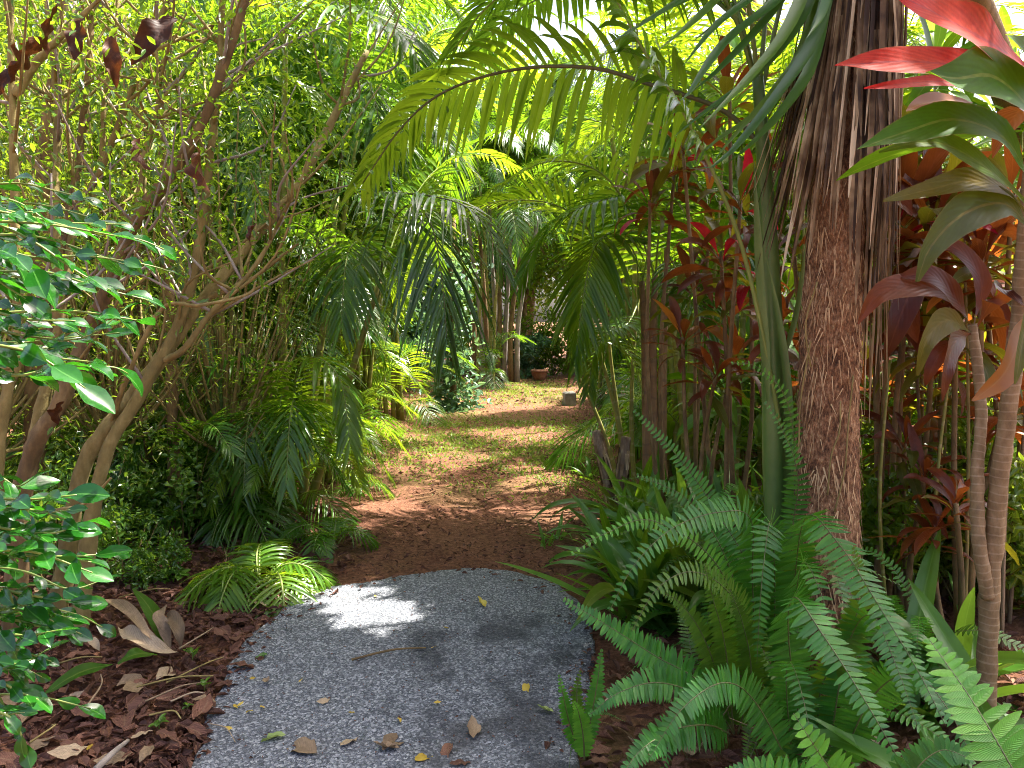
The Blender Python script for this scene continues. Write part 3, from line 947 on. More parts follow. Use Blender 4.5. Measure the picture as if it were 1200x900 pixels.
# ------------------------------------------------------------------ the green stemmed palm with the two fronds that arch over the path
def green_palm():
    base = P(912, 640, 3.15); base[2] = 0
    t = thing('arching_palm', 'smooth green palm stem with broad fronds arching over the path', 'palm', tuple(base))
    t_l = lambda p: P(*p) - base
    b = MB()
    tube(b, catmull([(0, 0, -.05), t_l((910, 640, 3.15)), t_l((906, 440, 3.15)), t_l((902, 300, 3.13)), t_l((893, 160, 3.1)), t_l((888, 90, 3.08))], 40), [.040, .046, .052, .044, .032, .022], 14, .5, 0, True, .02)
    obj('stem', b.mesh('stem', M['green_stem']), t)
    # split leaf sheaths along the stem
    for k, pl in enumerate([[(921, 640, 3.08), (924, 540, 3.07), (922, 450, 3.06), (910, 360, 3.06), (897, 300, 3.05)], [(900, 470, 3.08), (895, 400, 3.07), (890, 330, 3.06), (886, 250, 3.04), (884, 190, 3.03)], [(918, 420, 3.1), (932, 370, 3.05), (940, 320, 3.0), (944, 285, 2.98)]]):
        c = catmull([t_l(p) for p in pl], 14)
        tg = unit(np.gradient(c, axis=0))
        sd_ = unit(np.cross(tg, np.array([0, -1.0, .1]))); nm = np.cross(sd_, tg)
        bb = MB(); blade(bb, c, sd_, nm, (.020 if k < 2 else .012) * np.interp(np.linspace(0, 1, 14), [0, .2, .7, 1], [.3, 1, .8, .05]), .5, .4)
        obj('leaf_sheath', bb.mesh('leaf_sheath', M['green_stem']), t)
    mats = [M['palm_yellow'], M['rachis_dark']]
    loc = lambda *pl: np.array([t_l(p) for p in pl])
    # broad frond over the path, lit from behind
    frond(loc((893, 170, 3.1), (845, 128, 3.2), (760, 98, 3.3), (690, 79, 3.4), (600, 82, 3.5), (520, 108, 3.6), (470, 150, 3.65), (425, 215, 3.7)), 42, .44, .0175, a0=78, a1=35, vee=.15,
          droop=.45, start=.16, seed=3, split=('frond', t, 'leaflet'), mats=mats, rr=.011, fold=.3, jit=.09, gap=.03, rot=-.5)
    # frond that climbs to the upper left
    frond(loc((915, 500, 3.1), (880, 330, 3.05), (850, 235, 3.0), (800, 130, 2.95), (755, 60, 2.9), (715, -15, 2.85), (660, -110, 2.8), (590, -190, 2.75)), 42, .48, .016, a0=72, a1=40, vee=.1,
          droop=.40, start=.45, seed=4, split=('frond', t, 'leaflet'), mats=[M['palm'], M['rachis']], rr=.010, fold=.3, jit=.1, gap=.04, rot=.5)
    # further fronds of the same crown, above the picture and to the right
    for k, (pl, rt) in enumerate([(((890, 120, 3.08), (860, 0, 3.2), (800, -120, 3.6), (700, -180, 4.2), (600, -120, 4.8)), 0), (((890, 120, 3.08), (930, -40, 3.3), (1000, -160, 3.7), (1100, -180, 4.1), (1200, -80, 4.5)), .2),
                     (((890, 110, 3.08), (850, 0, 3.1), (770, -60, 3.15), (670, -55, 3.25), (580, 0, 3.35), (530, 60, 3.4)), .2), (((890, 110, 3.08), (860, 20, 3.3), (790, -20, 3.6), (700, -25, 4.0), (610, 10, 4.4), (560, 60, 4.7)), -.2),
                     (((890, 110, 3.08), (870, -40, 3.0), (830, -200, 2.7), (760, -330, 2.3), (650, -420, 1.9)), 0), (((888, 120, 3.08), (900, 0, 3.3), (915, -100, 3.9), (900, -130, 4.6), (860, -60, 5.4)), 0)]):
        bb = frond(loc(*pl), 40, .48, .0165, a0=72, a1=35, vee=.25, droop=.4, start=.2, seed=30 + k, rr=.010, rot=rt)
        obj('frond', bb.mesh('frond', [M['palm'], M['rachis']]), t)
    return t
green_palm()

# ------------------------------------------------------------------ fronds hanging into the way from the clumps on either side
def hero_palm(name, label, base_px, stems, fr, cane='cane', r0=.03):
    """stems: pixel paths; fr: list of (path, n, L, w, kwargs, material key)"""
    bx = np.asarray(base_px, float)
    t = thing(name, label, 'palm', tuple(bx))
    for k, pl in enumerate(stems):
        b = MB()
        pp = [P(*p) - bx for p in pl]
        pp[0][2] = min(pp[0][2], -.03)
        tube(b, catmull(pp, 16), [r0 * 1.2, r0, r0 * .85, r0 * .6], 9, .5, 0, True, .05, k)
        obj('cane', b.mesh('cane', M[cane]), t)
    for k, (pl, n, L, w, kw, mk) in enumerate(fr):
        kw = dict(kw)
        bb = frond(np.array([P(*p) - bx for p in pl]), n, L, w, seed=100 + k * 7 + len(label), **kw)
        obj('frond', bb.mesh('frond', [M[mk], M['rachis_dark' if mk == 'palm_dark' else 'rachis']]), t)
    return t

gl = G(395, 560); 
hero_palm('areca_palm', 'tall clump of golden canes whose long fronds meet over the clearing', G(345, 600),
          [[(345, 600, 5.9), (335, 480, 5.9), (330, 300, 5.8), (333, 150, 5.7), (335, 40, 5.6)], [(352, 600, 5.95), (370, 450, 6.0), (385, 330, 6.0), (395, 230, 6.0)],
           [(338, 600, 5.8), (300, 470, 5.9), (262, 330, 6.0), (235, 200, 6.1)], [(358, 605, 5.9), (385, 520, 5.9), (420, 410, 5.9), (445, 330, 5.9)]],
          [(((395, 240, 6.0), (420, 225, 5.8), (455, 226, 5.6), (500, 229, 5.4), (545, 242, 5.2), (575, 275, 5.1), (592, 320, 5.05)), 38, .60, .0125, dict(droop=.6, vee=.1, start=.12, a1=30, rr=.010, jit=.16), 'palm_dark'),
           (((335, 60, 5.6), (370, 20, 5.2), (430, 15, 4.8), (480, 50, 4.5), (500, 110, 4.4)), 34, .55, .018, dict(droop=.5, vee=.2, start=.15), 'palm'),
           (((445, 330, 5.9), (455, 270, 5.7), (480, 240, 5.4), (505, 262, 5.2), (518, 330, 5.05), (524, 400, 5.0)), 30, .66, .013, dict(droop=.8, vee=-.2, start=.25, a0=62, a1=24, jit=.2), 'palm_dark'),
           (((395, 235, 6.0), (405, 150, 5.8), (425, 95, 5.6), (440, 120, 5.4), (450, 190, 5.3)), 24, .55, .014, dict(droop=.7, vee=-.2, start=.25, a0=55, jit=.2), 'palm_dark'),
           (((445, 340, 5.9), (430, 290, 5.7), (415, 285, 5.5), (405, 310, 5.3), (400, 380, 5.2)), 28, .52, .015, dict(droop=.6, vee=-.1, start=.2), 'palm'),
           (((335, 60, 5.6), (320, -20, 5.4), (280, -60, 5.1), (220, -50, 4.8), (170, 10, 4.6)), 34, .55, .017, dict(droop=.5, start=.15), 'palm_yellow'),
           (((335, 50, 5.6), (350, -60, 5.6), (400, -110, 5.7), (470, -100, 5.8), (540, -30, 5.9)), 34, .58, .018, dict(droop=.5, start=.15), 'palm_yellow'),
           (((235, 205, 6.1), (225, 130, 6.0), (200, 80, 5.9), (150, 70, 5.8), (90, 110, 5.7)), 32, .5, .016, dict(droop=.5, start=.15), 'palm'),
           (((235, 205, 6.1), (260, 130, 6.0), (300, 90, 5.9), (350, 100, 5.8), (390, 160, 5.7)), 32, .5, .016, dict(droop=.5, start=.15), 'palm_yellow'),
           (((385, 330, 6.0), (370, 280, 5.9), (340, 260, 5.7), (300, 270, 5.5), (265, 320, 5.4)), 32, .48, .015, dict(droop=.5, start=.15), 'palm'),
           (((395, 235, 6.0), (430, 120, 6.1), (490, 60, 6.2), (560, 50, 6.3), (630, 90, 6.4)), 38, .60, .015, dict(droop=.45, start=.15, vee=.3), 'palm_yellow'),
           (((335, 60, 5.6), (380, -20, 5.5), (450, -40, 5.4), (520, 0, 5.3), (570, 70, 5.2)), 38, .60, .015, dict(droop=.5, start=.15, vee=.2), 'palm'),
           (((445, 335, 5.9), (470, 260, 6.2), (510, 200, 6.5), (560, 180, 6.8), (610, 200, 7.1)), 38, .55, .014, dict(droop=.45, start=.15, vee=.3), 'palm_yellow'),
           (((345, 560, 5.8), (330, 480, 5.6), (300, 430, 5.4), (265, 420, 5.2), (225, 450, 5.1), (200, 500, 5.0)), 34, .46, .014, dict(droop=.55, start=.2, vee=.1), 'palm'),
           (((350, 560, 5.8), (345, 480, 5.6), (350, 430, 5.3), (375, 420, 5.1), (400, 450, 5.0), (410, 520, 4.9)), 34, .46, .014, dict(droop=.5, start=.2, vee=.0), 'palm_yellow'),
           (((345, 560, 5.8), (320, 500, 5.5), (300, 480, 5.2), (290, 500, 5.0), (285, 580, 4.9)), 40, .44, .011, dict(droop=.5, start=.2, vee=-.1, jit=.15), 'palm'),
           (((352, 560, 5.8), (350, 500, 5.4), (345, 470, 5.1), (340, 490, 4.9), (335, 570, 4.75)), 40, .44, .011, dict(droop=.5, start=.2, vee=-.1, jit=.15), 'palm')])

hero_palm('areca_palm', 'clump of thin yellowish canes behind two grey stumps, its fronds drooping into the clearing', G(735, 585),
          [[(735, 590, 6.1), (725, 500, 6.1), (705, 420, 6.1), (690, 360, 6.1)], [(740, 590, 6.1), (728, 510, 6.1), (718, 440, 6.1), (712, 380, 6.1)], [(745, 590, 6.1), (740, 500, 6.1), (742, 420, 6.1), (748, 350, 6.1)],
           [(733, 590, 6.1), (712, 520, 6.1), (690, 465, 6.1), (672, 430, 6.1)]],
          [(((748, 350, 6.1), (745, 300, 5.9), (720, 274, 5.7), (697, 290, 5.5), (684, 345, 5.35), (674, 425, 5.3)), 40, .50, .017, dict(droop=.45, vee=-.15, start=.25, a0=65, a1=25), 'palm_yellow'),
           (((748, 350, 6.1), (760, 280, 5.9), (735, 235, 5.7), (690, 240, 5.5), (640, 270, 5.4), (610, 330, 5.3)), 40, .55, .017, dict(droop=.5, vee=.15, start=.15), 'palm'),
           (((712, 385, 6.1), (705, 330, 6.1), (690, 270, 6.0), (650, 240, 5.9), (590, 235, 5.8), (540, 250, 5.8)), 40, .52, .015, dict(droop=.3, vee=.45, start=.15, rot=-.3), 'palm_yellow'),
           (((748, 350, 6.1), (770, 260, 6.2), (760, 180, 6.3), (700, 142, 6.4), (620, 142, 6.5), (550, 170, 6.6)), 40, .55, .016, dict(droop=.35, vee=.3, start=.15), 'palm'),
           (((748, 350, 6.1), (790, 300, 6.0), (830, 290, 5.9), (860, 320, 5.8)), 30, .42, .014, dict(droop=.45, start=.15), 'palm_yellow'),
           (((690, 365, 6.1), (700, 400, 5.9), (720, 400, 5.8), (745, 430, 5.7), (760, 480, 5.65)), 28, .32, .012, dict(droop=.45, start=.15), 'palm_yellow'),
           (((748, 355, 6.1), (735, 380, 5.9), (712, 390, 5.7), (695, 420, 5.6), (690, 460, 5.5)), 28, .36, .013, dict(droop=.45, start=.15), 'palm_yellow')], r0=.018)

# palm with old brown canes behind it
rc = G(768, 600)
hero_palm('brown_cane_palm', 'palm with a bundle of brown ragged canes beside the red leaved plants', rc,
          [[(768, 600, 5.6), (766, 500, 5.6), (765, 400, 5.6), (768, 320, 5.6)], [(760, 602, 5.6), (758, 500, 5.6), (756, 400, 5.6), (752, 330, 5.65)], [(776, 602, 5.55), (776, 480, 5.6), (778, 380, 5.6), (782, 290, 5.6)]],
          [(((768, 325, 5.6), (775, 260, 5.4), (800, 220, 5.2), (840, 230, 5.0), (870, 290, 4.9)), 34, .45, .013, dict(droop=.5, start=.15), 'palm'),
           (((768, 325, 5.6), (740, 250, 5.5), (700, 200, 5.4), (640, 190, 5.3), (580, 220, 5.2)), 36, .52, .015, dict(droop=.45, vee=.3, start=.15), 'palm_yellow'),
           (((782, 295, 5.6), (800, 330, 5.3), (815, 350, 5.1), (830, 400, 5.0)), 26, .36, .011, dict(droop=.5, start=.15), 'palm'),
           (((782, 295, 5.6), (790, 220, 5.6), (800, 140, 5.7), (840, 90, 5.8), (900, 80, 5.9)), 34, .50, .015, dict(droop=.45, start=.15), 'palm_yellow')], cane='cane_brown', r0=.036)

# ------------------------------------------------------------------ sword ferns
def fern_clump(label, base, heroes, fill, seed, key='g', sc=1.0, spread=(10, 65), group=None, mat='fern'):
    base = np.asarray(base, float)
    rs = random.Random(seed)
    t = thing('sword_fern', label, 'fern', tuple(base), 0, group)
    for k, (pl, L, w, n, mk, sp) in enumerate(heroes):
        pts = np.array([P(*p) - base for p in pl])
        ms = [M[mk], M['fern_stalk']]
        kw = dict(up=(0.0, -0.85, 0.55), a0=86, a1=68, droop=.10, vee=.10, start=.06, prof='fern', rr=.0034, fold=.16, jit=.10, m=6, rsides=5, samples=60, seed=seed * 31 + k, gap=.035)
        if sp:
            frond(pts, n, L * 1.22, w * 1.42, split=('frond', t, 'pinna'), mats=ms, **kw)
        else:
            obj('frond', frond(pts, n, L * 1.18, w * 1.4, **kw).mesh('frond', ms), t)
    for k in range(int(fill * .7)):
        az = rs.uniform(0, 6.283)
        if k % 6 == 5:
            put('dead_frond', FERN['x'][2], t, (rs.uniform(-.10, .10), rs.uniform(-.10, .10), -.02), (R(rs.uniform(-50, -20)), R(rs.uniform(-35, 35)), az), sc * rs.uniform(.6, .9))
            continue
        put('frond', rs.choice(FERN[rs.choice(key)]), t, (rs.uniform(-.10, .10), rs.uniform(-.10, .10), -.02), (R(rs.uniform(-20, 20)), R(rs.uniform(-15, 15)), az), sc * rs.uniform(.7, 1.15))
    return t

bf = P(900, 700, 2.85); bf[2] = 0.02
fern_clump('large sword fern at the foot of the fibrous trunk with one frond hanging straight down', bf,
           [(((890, 860, 2.85), (882, 690, 2.75), (880, 610, 2.6), (845, 600, 2.5), (790, 618, 2.4), (745, 660, 2.33), (714, 716, 2.3)), .066, .0062, 78, 'fern', True),
            (((905, 860, 2.85), (908, 690, 2.72), (903, 612, 2.58), (895, 660, 2.45), (890, 720, 2.4), (887, 778, 2.38)), .064, .0062, 70, 'fern', True),
            (((915, 860, 2.85), (930, 690, 2.7), (945, 605, 2.5), (985, 640, 2.3), (1030, 710, 2.1), (1075, 785, 1.95), (1108, 850, 1.85)), .074, .0068, 84, 'fern', True),
            (((900, 850, 2.9), (885, 690, 2.95), (840, 600, 3.0), (790, 530, 3.0), (742, 480, 3.0)), .060, .0062, 70, 'fern', False),
            (((895, 850, 2.9), (860, 680, 2.85), (810, 590, 2.8), (745, 556, 2.7)), .055, .006, 56, 'fern', False),
            (((880, 850, 2.85), (850, 680, 2.7), (770, 612, 2.6), (710, 625, 2.5), (668, 650, 2.45)), .048, .006, 60, 'fern_bright', False),
            (((910, 850, 2.9), (925, 650, 2.95), (935, 560, 2.9), (915, 500, 2.85), (895, 470, 2.85)), .060, .006, 60, 'fern', False),
            (((910, 850, 2.95), (930, 600, 3.0), (925, 480, 2.95), (890, 432, 2.9), (855, 425, 2.85)), .050, .006, 60, 'fern_bright', False),
            (((905, 860, 2.8), (880, 740, 2.6), (850, 690, 2.45), (810, 670, 2.35), (770, 690, 2.3), (740, 740, 2.28)), .058, .006, 64, 'fern_olive', False),
            (((910, 860, 2.8), (930, 720, 2.6), (940, 660, 2.4), (960, 690, 2.25), (985, 770, 2.15)), .06, .006, 60, 'fern', False)],
           14, 1, key='go', sc=1.0)
bf2 = P(960, 860, 2.35); bf2[2] = 0.02
fern_clump('dense sword fern in front of the fibrous trunk with long dark fronds', bf2,
           [(((950, 930, 2.35), (925, 760, 2.3), (930, 700, 2.15), (965, 745, 2.0), (1010, 815, 1.85), (1062, 905, 1.75)), .07, .0066, 74, 'fern', True),
            (((965, 930, 2.35), (990, 770, 2.3), (1020, 720, 2.2), (1050, 780, 2.1), (1075, 850, 2.0)), .062, .006, 62, 'fern', False),
            (((960, 930, 2.35), (960, 820, 2.35), (980, 770, 2.3), (1010, 700, 2.25), (1000, 640, 2.2)), .055, .006, 58, 'fern_olive', False),
            (((970, 930, 2.3), (1020, 820, 2.2), (1070, 790, 2.1), (1110, 830, 2.0), (1140, 890, 1.95)), .06, .006, 60, 'fern', False),
            (((940, 930, 2.3), (890, 830, 2.2), (850, 800, 2.1), (800, 830, 2.0), (760, 890, 1.95)), .06, .006, 64, 'fern', False)],
           12, 2, key='go', sc=.85)
bf3 = P(1260, 1050, 1.35); bf3[2] = 0.1
fern_clump('bright green fern frond with widely spaced rounded leaflets against the thin ringed stem', bf3,
           [(((1262, 1080, 1.32), (1225, 975, 1.34), (1180, 890, 1.38), (1135, 815, 1.45), (1088, 748, 1.55)), .075, .0082, 34, 'fern_bright', True)], 3, 3, key='g', sc=.5)
bf4 = P(1010, 990, 1.7); bf4[2] = 0.02
fern_clump('short bright fern frond standing up from dead brown fern stalks', bf4,
           [(((1015, 1010, 1.72), (990, 930, 1.68), (958, 880, 1.66), (930, 836, 1.68)), .060, .0085, 22, 'fern_bright', True),
            (((1010, 1000, 1.7), (960, 940, 1.65), (900, 905, 1.6), (850, 905, 1.6)), .06, .007, 40, 'fern', False),
            (((1020, 1000, 1.7), (1060, 920, 1.7), (1100, 880, 1.7), (1140, 890, 1.68)), .055, .007, 40, 'fern', False)], 5, 4, key='g', sc=.55)
bf5 = P(850, 850, 2.5); bf5[2] = 0.02
fern_clump('sword fern spilling over the edge of the concrete with low arching fronds', bf5,
           [(((860, 860, 2.5), (820, 800, 2.45), (770, 770, 2.4), (715, 735, 2.35), (660, 702, 2.35)), .055, .006, 62, 'fern', True),
            (((850, 860, 2.45), (815, 815, 2.35), (770, 800, 2.28), (725, 812, 2.22), (690, 838, 2.2)), .055, .006, 58, 'fern', True),
            (((855, 860, 2.4), (830, 850, 2.2), (790, 855, 2.1), (750, 880, 2.0), (725, 915, 1.95)), .06, .0065, 58, 'fern', False),
            (((860, 860, 2.5), (830, 760, 2.45), (800, 710, 2.4), (770, 690, 2.35)), .045, .006, 46, 'fern_olive', False),
            (((860, 860, 2.5), (850, 760, 2.45), (835, 700, 2.4), (825, 660, 2.38)), .045, .006, 46, 'fern_olive', False),
            (((865, 860, 2.5), (880, 790, 2.45), (870, 730, 2.4), (855, 690, 2.38)), .045, .006, 46, 'fern_olive', False)],
           16, 5, key='go', sc=.72)
bf6 = P(685, 880, 2.35); bf6[2] = 0.02
fern_clump('small young fern at the edge of the concrete', bf6,
           [(((680, 885, 2.35), (668, 850, 2.33), (660, 815, 2.3), (655, 790, 2.3)), .024, .0055, 24, 'fern', False), (((685, 890, 2.3), (683, 860, 2.28), (678, 835, 2.26), (672, 822, 2.25)), .03, .006, 22, 'fern_bright', False),
            (((685, 885, 2.35), (692, 845, 2.35), (700, 800, 2.35), (705, 760, 2.35)), .028, .006, 26, 'fern', False), (((685, 885, 2.35), (678, 840, 2.35), (676, 810, 2.35), (680, 785, 2.35)), .024, .005, 22, 'fern_olive', False)], 4, 6, key='g', sc=.35)
bf7 = P(830, 640, 3.6); bf7[2] = 0.02
fern_clump('pale green fern mound between the strap leaved lilies and the green palm stem', bf7, [], 20, 7, key='ob', sc=.95)
bf8 = P(1080, 690, 3.0); bf8[2] = 0.02
fern_clump('fern mound behind the fibrous trunk among dry sticks', bf8, [], 12, 8, key='go', sc=.8)

# ------------------------------------------------------------------ right: red and olive cordylines
def cord_leaf(parent, base, pl, w, mat, nrm=(0, -.5, 1.0), seed=0, fold=.22, wave=.07, prof=None, m=20):
    """one leaf along a pixel path"""
    rs = random.Random(seed)
    c = catmull([P(*p) - base for p in pl], m)
    tg = unit(np.gradient(c, axis=0))
    s = unit(np.cross(tg, np.asarray(nrm, float))); nn = np.cross(s, tg)
    t = np.linspace(0, 1, m)
    pr = prof or [.08, .10, .4, .85, 1.0, .98, .8, .5, .04]
    ww = np.interp(t, np.linspace(0, 1, len(pr)), pr) * w
    cols = np.linspace(-1, 1, 7)
    v = []; uv = []
    ph = rs.uniform(0, 6)
    for cc in cols:
        wav = wave * w * np.sin(t * 13 + ph + (2.0 if cc > 0 else 0)) * abs(cc)
        v.append(c + s * (ww * cc)[:, None] + nn * (fold * abs(cc) ** 1.3 * ww + wav)[:, None])
        uv.append(np.stack([np.full(m, (cc + 1) / 2), t], 1))
    v = np.stack(v, 1).reshape(-1, 3); uv = np.stack(uv, 1).reshape(-1, 2)
    k = len(cols)
    f = [(i * k + j, i * k + j + 1, (i + 1) * k + j + 1, (i + 1) * k + j) for i in range(m - 1) for j in range(k - 1)]
    b = MB(); b.add(v, uv, rs.random(), f)
    return obj('leaf', b.mesh('leaf', M[mat]), parent)

def pink_cordyline():
    base = P(1163, 790, 2.35); base[2] = 0
    t = thing('pink_cordyline', 'slender ringed stem forking low, topped by pink, orange and olive leaves', 'plant', tuple(base))
    L = lambda p: P(*p) - base
    for pl, r in (([(1160, 820, 2.35), (1160, 700, 2.35), (1172, 560, 2.33), (1188, 430, 2.3), (1200, 300, 2.28), (1215, 150, 2.2)], .028), ([(1158, 700, 2.34), (1148, 640, 2.33), (1145, 560, 2.36), (1150, 480, 2.4), (1140, 380, 2.45)], .020)):
        b = MB(); pp = [L(p) for p in pl]
        if r > .025: pp[0][2] = -.05
        tube(b, catmull(pp, 90), [r * 1.1, r, r * .85, r * .7], 12, .5, 0, True, .26)
        obj('stem', b.mesh('stem', M['thin_stem']), t)
    H = [([(1215, 100, 2.1), (1190, 70, 2.0), (1150, 45, 1.9), (1095, 15, 1.82), (1050, -8, 1.78)], .070, 'cord_pink', (.2, -.75, .75)),
         ([(1215, 130, 2.1), (1185, 90, 2.05), (1130, 78, 1.95), (1060, 72, 1.88), (978, 77, 1.82)], .046, 'cord_pink', (0.1, -.5, .9)),
         ([(1210, 130, 2.15), (1160, 105, 2.1), (1110, 96, 2.0), (1060, 98, 1.95), (1012, 104, 1.92)], .022, 'cord_pink', (0, -.2, 1)),
         ([(1215, 190, 2.1), (1205, 130, 1.95), (1165, 90, 1.85), (1120, 92, 1.8), (1085, 85, 1.78)], .075, 'cord_green', (0.2, -.8, .7)),
         ([(1215, 230, 2.15), (1180, 165, 2.0), (1120, 140, 1.9), (1060, 155, 1.85), (1005, 175, 1.82)], .050, 'cord_green', (0, -.75, .8)),
         ([(1215, 250, 2.15), (1160, 200, 2.0), (1110, 170, 1.95), (1070, 168, 1.9), (1030, 178, 1.88)], .030, 'cord_green', (0, -.5, .9)),
         ([(1215, 270, 2.2), (1180, 225, 2.1), (1140, 212, 2.0), (1090, 222, 1.95), (1035, 235, 1.9)], .034, 'cord_olive', (0, -.6, .9)),
         ([(1215, 280, 2.2), (1180, 240, 2.1), (1130, 250, 2.0), (1090, 290, 1.95), (1075, 330, 1.93)], .055, 'cord_olive', (.4, -.8, .5)),
         ([(1220, 60, 2.1), (1215, 10, 2.0), (1195, -30, 1.9), (1160, -50, 1.8)], .07, 'cord_green', (0.3, -.8, .6)),
         ([(1225, 120, 2.1), (1215, 80, 1.95), (1200, 60, 1.85), (1180, 40, 1.8)], .05, 'cord_green', (0.6, -.8, .3)),
         ([(1140, 120, 2.3), (1110, 118, 2.2), (1080, 122, 2.15), (1062, 130, 2.1)], .03, 'cord_orange', (0, -.4, .9)),
         ([(1215, 360, 2.2), (1195, 400, 2.05), (1175, 440, 2.0), (1140, 470, 1.98)], .045, 'cord_orange', (.7, -.8, .2)),
         ([(1215, 300, 2.3), (1215, 330, 2.1), (1200, 390, 2.0), (1190, 450, 1.95)], .04, 'cord_olive', (.8, -.6, .2)),
         ([(1140, 385, 2.45), (1110, 345, 2.4), (1070, 335, 2.35), (1030, 345, 2.3), (1005, 380, 2.3)], .045, 'cord_red', (0, -.5, .9)),
         ([(1140, 385, 2.45), (1120, 350, 2.4), (1090, 322, 2.35), (1050, 325, 2.35)], .04, 'cord_red', (0, -.6, .8)),
         ([(1140, 390, 2.45), (1165, 350, 2.4), (1180, 340, 2.3), (1200, 360, 2.25)], .04, 'cord_red', (0, -.6, .8)),
         ([(1140, 390, 2.45), (1110, 375, 2.3), (1085, 400, 2.2), (1075, 440, 2.2)], .042, 'cord_olive', (.6, -.8, .3)),
         ([(1140, 390, 2.45), (1120, 400, 2.3), (1110, 430, 2.2), (1105, 470, 2.2)], .035, 'cord_red', (.8, -.6, .2)),
         ([(1140, 385, 2.45), (1150, 330, 2.5), (1120, 290, 2.5), (1085, 290, 2.5)], .035, 'cord_red', (0, -.6, .8))]
    for k, (pl, w, mt, nm) in enumerate(H):
        cord_leaf(t, base, pl, w * (1.05 if k < 7 else .95), mt, (nm[0] * .6, -.95, max(.25, nm[2] * .5)), k, wave=.12)
    rs = random.Random(3)
    for k in range(8):
        put('leaf', rs.choice(CORD), t, tuple(L((1215, 150, 2.2)) + np.array([0, 0, rs.uniform(-.1, .05)])), (R(rs.uniform(-10, 75)), R(rs.uniform(-20, 20)), rs.uniform(-1.9, 1.9) - .6), rs.uniform(.9, 1.3), M[rs.choice(['cord_green', 'cord_olive', 'cord_pink', 'cord_red'])])
    return t
pink_cordyline()

def grey_branch_cordyline():
    base = P(1005, 560, 3.45); base[2] = 0
    t = thing('grey_branched_cordyline', 'pale grey forked branches with drooping maroon leaves behind the fibrous trunk', 'plant', tuple(base))
    L = lambda p: P(*p) - base
    for pl, r in (([(1003, 700, 3.45), (1000, 500, 3.45), (1008, 375, 3.4), (1035, 335, 3.35), (1070, 300, 3.3), (1092, 262, 3.3)], .019), ([(1008, 372, 3.4), (1022, 330, 3.35), (1042, 290, 3.35), (1052, 260, 3.4)], .015)):
        pp = [L(p) for p in pl]
        if r > .018: pp[0] = np.array([0, 0, -.05])
        b = MB(); tube(b, catmull(pp, 26), [r * 1.15, r, r * .9, r * .7], 9, .5, 0, True, .14)
        obj('stem', b.mesh('stem', M['branch_grey']), t)
    rs = random.Random(9)
    for tp in ((1092, 262, 3.3), (1052, 260, 3.4)):
        for k in range(24):
            put('leaf', rs.choice(CORD), t, tuple(L(tp) + np.array([0, 0, -.008 * k])), (R(85 - k * 4.5), R(rs.uniform(-25, 25)), k * 2.4), rs.uniform(.8, 1.2), M[rs.choices(['cord_red', 'cord_olive', 'cord_pink'], [6, 3, .5])[0]])
    return t
grey_branch_cordyline()

CG = 'red leaved cordylines in the bed'
def cbase(px, d):
    p = P(px, 600, d); p[2] = 0.05
    return p
